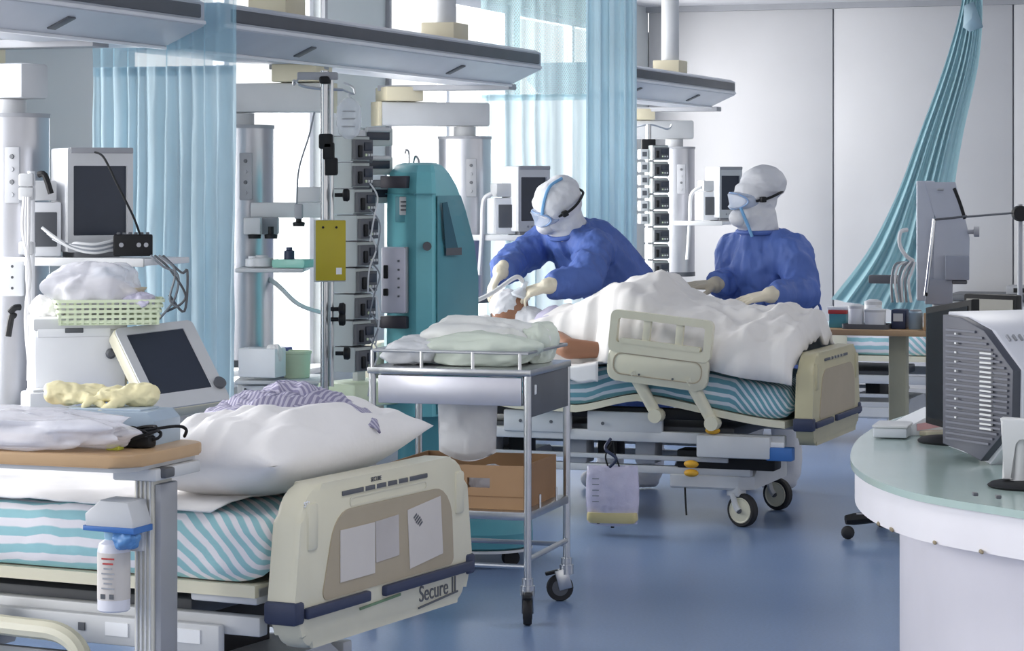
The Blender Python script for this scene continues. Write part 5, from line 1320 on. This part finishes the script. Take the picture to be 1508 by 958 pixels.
# travelling from the near right corner round the left end, the counter lies to the right of the path
ct = thing('counter', 'curved white nurse station counter with a pale green glass top and chipped edge', 'counter', (1.8, 6.9, 0), 0)
def slab(P, z0, z1, name, m, bev=0.):
    b = B(); b.loft([[Vector((x - 1.8, y - 6.9, z)) for x, y in P] for z in (z0, z1)])
    if bev: pass
    return b.obj(name, m, ct, angle=30)
slab(E, cz - .018, cz, 'glass_top', mat('green_glass_top', 'a9bdb9', .18, var=.05, scale=2, spec=.6))
E2 = inset(E, .012); slab(E2, cz - .115, cz - .018, 'fascia', mat('counter_white', 'e3e1e6', .45, var=.02))
E3 = inset(E, .135); slab(E3, 0, cz - .115, 'base', mat('counter_base', 'dedbe2', .5, var=.02))
M_chip = mat('chipped_board', '8f836c', .9, var=.2)
for k, f_ in enumerate((.445, .485, .37, .30)):
    x, y = E2[int(f_ * (len(E2) - 1))]
    z = cz - .112
    crumple(B(), (x - 1.8, y - 6.9, z), (.008, .03 if k % 3 else .05, .010), seed=k, flat=False, n=6).obj('edge_chip', M_chip, ct)
for px, py in ((1436, 727), (1470, 731)): B().box(at(px, py, 5.95) - Vector((1.8, 6.9, 0)), (.012, .02, .008), .002).obj('edge_chip', M_dgrey, ct)

# vented white computer screen seen from behind
e_ = Vector((.90, .436, 0)); wv_ = Vector((.436, -.90, 0))
o0 = at(1384, 690, 6.95); o0.z = cz
mo = thing('computer_monitor', 'white shelled computer monitor with a dark vented back on the counter', 'computer monitor', o0, math.atan2(wv_.y, wv_.x))
# local x runs along w (towards the viewer), local y along e
sec = [(0, .03), (.10, .02), (.19, .0), (.33, .12), (.335, .26), (.21, .36), (.10, .39), (0, .40)]
B().prism(sec, .026, .46, bev=.006).obj('shell', mat('shell_white', 'd5d7e0', .4, var=.02), mo)
k_ = [(.02, .045), (.11, .035), (.185, .016), (.318, .125), (.322, .255), (.20, .348), (.10, .376), (.02, .38)]
vp = B().prism([(x * 1.035 - .008, z * 1.05 - .006) for x, z in k_], -.0, .03, bev=.003).obj('vented_back', mat('slate_shell', '4a4d59', .5, var=.05), mo)
def spanat(z):
    xs = [.02]
    for (x0, z0), (x1, z1) in zip(k_, k_[1:]):
        if (z0 - z) * (z1 - z) <= 0 and abs(z1 - z0) > 1e-6: xs.append(x0 + (x1 - x0) * (z - z0) / (z1 - z0))
    return max(xs)
for k in range(21):
    z = .06 + k * .0147; x1 = spanat(z) - .012
    if x1 > .06: B().box(((.035 + x1) / 2, -.003, z), (x1 - .035, .006, .006)).obj('vent_slat', mat('vent_slat_grey', '5d606d', .5), vp)
for k in range(17):
    B().box((.22, -.008, .10 + k * .0125), (.05, .006, .005)).obj('grille_bar', M_lgrey, vp)
for k in range(10): B().box((.085, -.008, .12 + k * .025), (.008, .005, .005)).obj('vent_hole', M_lgrey, vp)
for k in range(14): B().box((.3352 - .10 - .0 * k, .05 + k * .02, .335), (.02, .006, .02), rot=Euler((0, .7, 0))).obj('shell_slot', M_grey, mo)
B().box((.21, .24, .012), (.26, .22, .02), .005).obj('foot', M_dgrey, mo)
B().box((.315, .2, .13), (.03, .03, .03), .005, rot=Euler((0, -.7, 0))).obj('cable_port', M_dgrey, mo)
B().box((.22, .13, .06), (.06, .01, .05), .004).obj('cable_cover', M_black, mo)
# slim black monitor edge-on
o1 = at(1352, 655, 7.42); o1.z = cz
m2_ = thing('computer_monitor', 'slim black computer monitor turned edge-on beside the white shelled one', 'computer monitor', o1, R(-68))
B().prism([(-.06, .045), (.19, .03), (.19, .42), (-.06, .385)], 0, .03, Matrix.Translation((0, .06, 0)) @ Matrix.Rotation(R(0), 4, 'Y'), bev=.005).obj('panel', M_black, m2_)
B().box((.075, .098, .23), (.12, .03, .18), .01).obj('rear_housing', M_black, m2_)
B().prism([(-.045, .065), (.175, .05), (.175, .40), (-.045, .368)], .057, .061).obj('screen', mat('black_gloss', '101013', .18, var=.1), m2_)
B().box((.075, .10, .08), (.05, .025, .13), .006).obj('stand_neck', M_dgrey, m2_)
B().lathe([(.105, 0), (.11, .006), (.10, .014), (.03, .02)], (.075, .08, 0), 28).obj('stand_base', M_black, m2_)
B().tube([(.16, .10, .20), (.19, .12, .20), (.20, .12, .18), (.19, .11, .16)], .009, 8).obj('bracket_loop', M_grey, m2_)
o2 = at(1405, 672, 7.05); 
# farther black monitor
o3 = at(1462, 480, 8.05); o3.z = cz
m3_ = thing('computer_monitor', 'black computer monitor standing farther back on the counter, near the end wall worktop', 'computer monitor', o3, R(-40))
B().box((0, 0, .24), (.19, .035, .32), .006).obj('panel', M_black, m3_); B().box((0, -.019, .245), (.165, .004, .28)).obj('screen', mat('grey_screen', '77766f', .3), m3_)
B().box((0, .03, .06), (.05, .03, .12), .005).obj('stand_neck', M_black, m3_); B().lathe([(.09, 0), (.095, .006), (.08, .012)], (0, .02, 0), 24).obj('stand_base', M_black, m3_)
# silver stand at the picture edge
o4 = at(1502, 705, 6.30); o4.z = cz
m4_ = thing('monitor_stand', 'silver monitor stand with a black foot in front of the white shelled monitor', 'stand', o4, R(-20))
B().prism([(-.045, .17), (.11, .165), (.11, .125), (.0, .125), (-.012, .11), (-.012, .02), (-.04, .02), (-.034, .12)], -.03, .03, bev=.006).obj('bracket', M_lgrey, m4_)
B().cyl((.0, .0, .008), (.0, .0, .13), .025, n=16).obj('neck', M_lgrey, m4_)
B().lathe([(.095, 0), (.10, .005), (.09, .012), (.03, .018)], (.02, 0, 0), 28).obj('foot', M_black, m4_)
B().box((.04, -.032, .15), (.04, .002, .012)).obj('print', M_dgrey, m4_)
# the screen that stand carries, beyond the picture edge
B().box((.16, .0, .26), (.12, .30, .28), .008).obj('screen_back', M_lgrey, m4_)
# papers
pp = thing('paper_folder', 'white paper folder with a pink strip propped against the slim black monitor', 'folder', at(1338, 652, 7.62), R(25))
B().prism([(-.09, 0), (.09, .0), (.09, .075), (.02, .05), (-.09, .006)], -.05, .05, bev=.002).obj('folder', M_white, pp)
B().box((.04, -.052, .03), (.09, .002, .02), rot=Euler((0, -.1, 0))).obj('pink_strip', mat('pink_paper', 'd9a9ad', .7), pp)
B().box((.06, -.055, .008), (.11, .06, .014), .003).obj('note_block', M_beige, pp)
pp.location.z = cz
# light box behind the counter end
bx2 = thing('paper_tray', 'light grey flat paper tray on the far rim of the counter', 'tray', (1.13, 7.55, cz), R(-15))
B().box((0, 0, .018), (.10, .16, .03), .006).obj('tray_body', mat('bin_grey', 'bfc5cc', .4), bx2); B().box((0, 0, .036), (.105, .165, .008), .003).obj('lid', M_lgrey, bx2)
# five-legged rolling base half behind the counter
st = thing('rolling_base', 'black five-legged rolling stand half hidden behind the curved counter', 'stand', (1.83, 11.15, 0), 0)
B().cyl((0, 0, .08), (0, 0, .50), .025, n=14).obj('column', M_dgrey, st)
B().lathe([(.06, .50), (.07, .51), (.07, .53), (.05, .54)], (0, 0, 0), 28).obj('round_top', M_black, st)
for k in range(5):
    a = R(72 * k + 188)
    lg = B().tube([(0, 0, .11), (.18 * math.cos(a), .18 * math.sin(a), .10), (.38 * math.cos(a), .38 * math.sin(a), .085)], [.03, .026, .02], 8, 4).obj('leg', M_black, st)
    B().ell((.37 * math.cos(a), .37 * math.sin(a), .03), (.03, .022, .03), u=14, v=8).obj('caster', M_rubber, lg)
B().box((-.30, -.055, .10), (.06, .01, .03), .003).obj('label', M_grey, st); B().box((-.245, -.02, .20), (.05, .05, .09), .008).obj('pedal', M_black, st)
# ------------------------------------------------------------------ far overbed table with devices
q0 = at(1318, 490, 13.2)
ft = thing('overbed_table', 'wood-topped overbed table crowded with jars and a grey device near the end wall', 'table', (q0.x, q0.y, 0), ROT)
FT = Matrix.Translation(ft.location) @ Matrix.Rotation(ROT, 4, 'Z')
fz = .80
MXY = Matrix(((1, 0, 0, 0), (0, 0, 1, 0), (0, 1, 0, 0), (0, 0, 0, 1)))
B().prism(rr(-.36, -.20, .46, .20, .04, 4), fz - .03, fz, MXY, bev=.004).obj('table_top', M_wood, ft)
B().box((.02, .0, .40), (.09, .09, .75), .006).obj('post', mat('dull_cream_metal', 'a7a690', .5), ft)
B().box((.02, .1, .05), (.08, .5, .05), .01).obj('base_bar', M_grey, ft); B().box((.2, .32, .05), (.5, .07, .05), .01).obj('base_bar', M_grey, ft)
for x, y in ((.02, -.12), (.02, .32), (.42, .32)): B().lathe([(.01, -.012), (.026, -.012), (.026, .012), (.01, .012)], (x, y, .026), 14, (R(90), 0, 0)).obj('roller', M_rubber, ft)
tray = thing('tray', 'dark grey shallow tray under the white jars on the far wood-topped table', 'tray', FT @ Vector((-.13, -.06, fz)), ROT)
B().frame(rr(-.12, -.09, .12, .09, .02, 3), rr(-.114, -.084, .114, .084, .018, 3), 0, .025, MXY).obj('rim', M_dgrey, tray); B().box((0, 0, .003), (.23, .17, .006)).obj('bottom', M_dgrey, tray)
for k, (x, y, r_, h_, lbl) in enumerate(((-.19, -.07, .04, .12, 'tall white jar with crumpled gauze at the tray end'), (-.09, -.07, .055, .10, 'wide white lidded jar in the middle of the dark tray'), (-.12, .03, .045, .14, 'white jar standing behind the wide lidded jar on the tray'))):
    t = thing('jar', lbl, 'jar', FT @ Vector((x, y, fz + .007)), ROT)
    B().lathe([(r_ * .9, 0), (r_, .006), (r_, h_ * .8), (r_ * .96, h_ * .82)], (0, 0, 0), 22).obj('body', M_white, t)
    B().lathe([(r_ * 1.03, h_ * .8), (r_ * 1.03, h_ * .92), (r_ * .5, h_)], (0, 0, 0), 22).obj('lid', M_lgrey, t)
dk = thing('device_box', 'small dark blue instrument box beside the jars on the far table', 'device', FT @ Vector((.03, -.02, fz)), ROT)
B().box((0, 0, .05), (.075, .10, .10), .006).obj('housing', M_navy, dk); B().box((0, -.051, .06), (.05, .004, .04)).obj('panel', M_lgrey, dk)
gb = thing('device_box', 'pale grey-blue canister beside the dark blue instrument box', 'canister', FT @ Vector((.115, -.04, fz)), ROT)
B().lathe([(.035, 0), (.037, .004), (.037, .085), (.03, .092)], (0, 0, 0), 20).obj('canister', mat('canister_blue', '8fa3b3', .4), gb); B().lathe([(.03, .092), (.03, .10)], (0, 0, 0), 20).obj('cap', M_grey, gb)
wd = thing('wooden_box', 'wooden box with a dark open end on the far table under the grey device', 'box', FT @ Vector((.31, -.08, fz)), ROT)
B().box((0, 0, .045), (.26, .20, .09), .004).obj('box', M_wood, wd); B().box((.132, 0, .045), (.01, .19, .085), .002).obj('dark_end', M_dgrey, wd)
rd = thing('supply_box', 'teal and red patterned carton on the window end of the far table', 'box', FT @ Vector((-.29, -.02, fz)), ROT)
B().box((0, 0, .04), (.09, .08, .08), .004).obj('carton', M_teald, rd); B().box((0, -.0, .082), (.10, .09, .02), .004).obj('red_lid', M_red, rd); B().box((.0, .0, .10), (.11, .08, .015), .003).obj('white_band', M_white, rd)
# grey ventilator seen from behind
gv0 = at(1386, 445, 13.45)
gv = thing('ventilator', 'grey upright ventilator seen from behind with chrome side bar before the teal curtain', 'ventilator', (gv0.x, gv0.y, 0), R(-8))
Mgv = LM(gv)
def GV(px, py, Y=13.45): return Mgv @ at(px, py, Y)
def gvbox(px0, px1, py0, py1, Y, d, m, name, par, bev=.006):
    s_ = Y / F; return B().box(GV((px0 + px1) / 2, (py0 + py1) / 2, Y), ((px1 - px0) * s_, d, (py1 - py0) * s_), bev).obj(name, m, par)
M_gv = mat('cool_grey_shell', 'b3b8c4', .45, var=.03); M_gv2 = mat('cool_grey_shell_dark', '8f95a3', .5, var=.03)
gvm = gvbox(1350, 1376, 266, 442, 13.5, .10, M_gv, 'back_shell', gv)
P4 = [GV(x, y, 13.44) for x, y in ((1362, 268), (1407, 268), (1420, 320), (1378, 322))]
b = B(); b.loft([P4, [v + Vector((0, .09, 0)) for v in P4]]); b.obj('upper_housing', M_gv, gvm)
P4 = [GV(x, y, 13.42) for x, y in ((1376, 322), (1421, 320), (1428, 350), (1427, 412), (1375, 412))]
b = B(); b.loft([P4, [v + Vector((0, .12, 0)) for v in P4]]); b.obj('mid_housing', M_gv, gvm)
gvbox(1392, 1427, 376, 412, 13.38, .06, M_gv2, 'connector_bay', gvm); gvbox(1362, 1402, 410, 447, 13.46, .14, M_gv2, 'base_block', gvm)
B().tube([GV(1376, 322, 13.36), GV(1372, 360, 13.36), GV(1366, 412, 13.36), GV(1363, 435, 13.36)], .010, 8).obj('side_bar', M_chrome, gv)
B().tube([GV(1405, 277, 13.36), GV(1413, 297, 13.36), GV(1421, 322, 13.36)], .009, 8).obj('handle', M_black, gv)
B().tube([GV(1378, 323, 13.35), GV(1400, 321, 13.35), GV(1424, 318, 13.35)], .006, 8).obj('handle', M_dgrey, gv)
B().lathe([(.012, 0), (.012, .03), (.028, .034), (.028, .06)], GV(1425, 341, 13.4), 14, (0, R(90), 0)).obj('knob', M_grey, gv)
gvbox(1380, 1390, 277, 281, 13.40, .02, M_grey, 'catch', gvm); gvbox(1402, 1424, 412, 418, 13.4, .06, M_dgrey, 'connector', gvm)
gvbox(1362, 1366, 430, 436, 13.3, .03, M_black, 'valve', gvm)
c_ = GV(1384, 447, 13.5); B().cyl((c_.x, c_.y, c_.z + .02), (c_.x, c_.y, .06), .04, n=16).obj('column', M_grey, gv)
B().box((c_.x, c_.y, .06), (.42, .40, .05), .02).obj('base', M_dgrey, gv)
for x in (-.17, .17):
    for y in (-.16, .16): B().ell((c_.x + x, c_.y + y, .03), (.03, .02, .03), u=12, v=8).obj('caster', M_rubber, gv)
rnd = random.Random(3)
for k in range(6):
    x0 = 1316 + 5 * k
    tag(B().tube([at(x0 + 16 - 2 * k, 386, 13.4), at(x0 + 2, 390 + 2 * k, 13.36), at(x0 - 3, 415, 13.34), at(x0 - 1 + rnd.randint(-2, 3), 445, 13.34)], .007, 6).obj('hose', M_wcable if k % 2 else M_cable), 'white or grey hose hanging in a bunch beside the grey upright ventilator', 'hose', 'hose bunch at the grey upright ventilator')
tag(B().tube([at(1336, 338, 13.42), at(1326, 342, 13.40), at(1325, 360, 13.40), at(1334, 376, 13.40), at(1345, 384, 13.42)], .011, 8).obj('hose', M_wcable), 'thick white corrugated hose curving out of the grey upright ventilator', 'hose')
tag(B().box((0, 0, 0), (.16, .05, .045), .008).obj('hose_clip', M_dgrey, None, at(1302, 411, 13.5), (0, 0, ROT)), 'dark grey clamp bar before the teal curtain beside the hoses', 'clamp')
# drip stand at the picture edge with side rod
p0 = at(1502, HY, 14.2)
ds2 = thing('drip_stand', 'grey stand with a black clamp knob and long side rod before the end wall', 'drip stand', (p0.x, p0.y, 0), 0)
def DS(px, py): return at(px, py, 14.2) - Vector((p0.x, p0.y, 0))
B().cyl((0, 0, .06), DS(1502, 300), .014, n=12).obj('pole', M_grey, ds2)
B().lathe([(.04, -.03), (.045, -.02), (.045, .02), (.04, .03)], DS(1502, 314), 18, (R(90), 0, 0)).obj('clamp_knob', M_black, ds2)
B().tube([DS(1423, 319), DS(1460, 316), DS(1496, 313)], .006, 8).obj('side_rod', M_dgrey, ds2)
for k in range(5):
    a = R(72 * k); B().tube([(0, 0, .09), (.28 * math.cos(a), .28 * math.sin(a), .04)], .014, 8, raw=True).obj('leg', M_grey, ds2)
# worktop along the end wall
c0 = to_room(at(1450, 440, 16.6)); wk = thing('worktop_cabinet', 'low white cabinet with a dark worktop against the end wall', 'cabinet', room(c0[0] + .5, BE - .34, 0), ROT)
B().box((0, 0, .38), (1.7, .52, .74), .006).obj('body', M_lgrey, wk); B().box((0, -.02, .775), (1.74, .58, .04), .006).obj('worktop', M_dgrey, wk)
for k in range(4):
    d_3 = B().box((-.63 + .42 * k, -.268, .38), (.41, .018, .68), .004).obj('door', M_white, wk); B().box((-.47 + .42 * k, -.285, .52), (.012, .015, .10), .003).obj('handle', M_steel, d_3)
rk = thing('device_tray', 'flat dark device tray lying on the worktop by the end wall', 'device', room(c0[0] + .2, BE - .40, .795), ROT)
B().box((0, 0, .03), (.35, .25, .06), .01).obj('housing', M_grey, rk); B().box((.0, -.127, .03), (.25, .006, .03), .002).obj('front', M_black, rk)
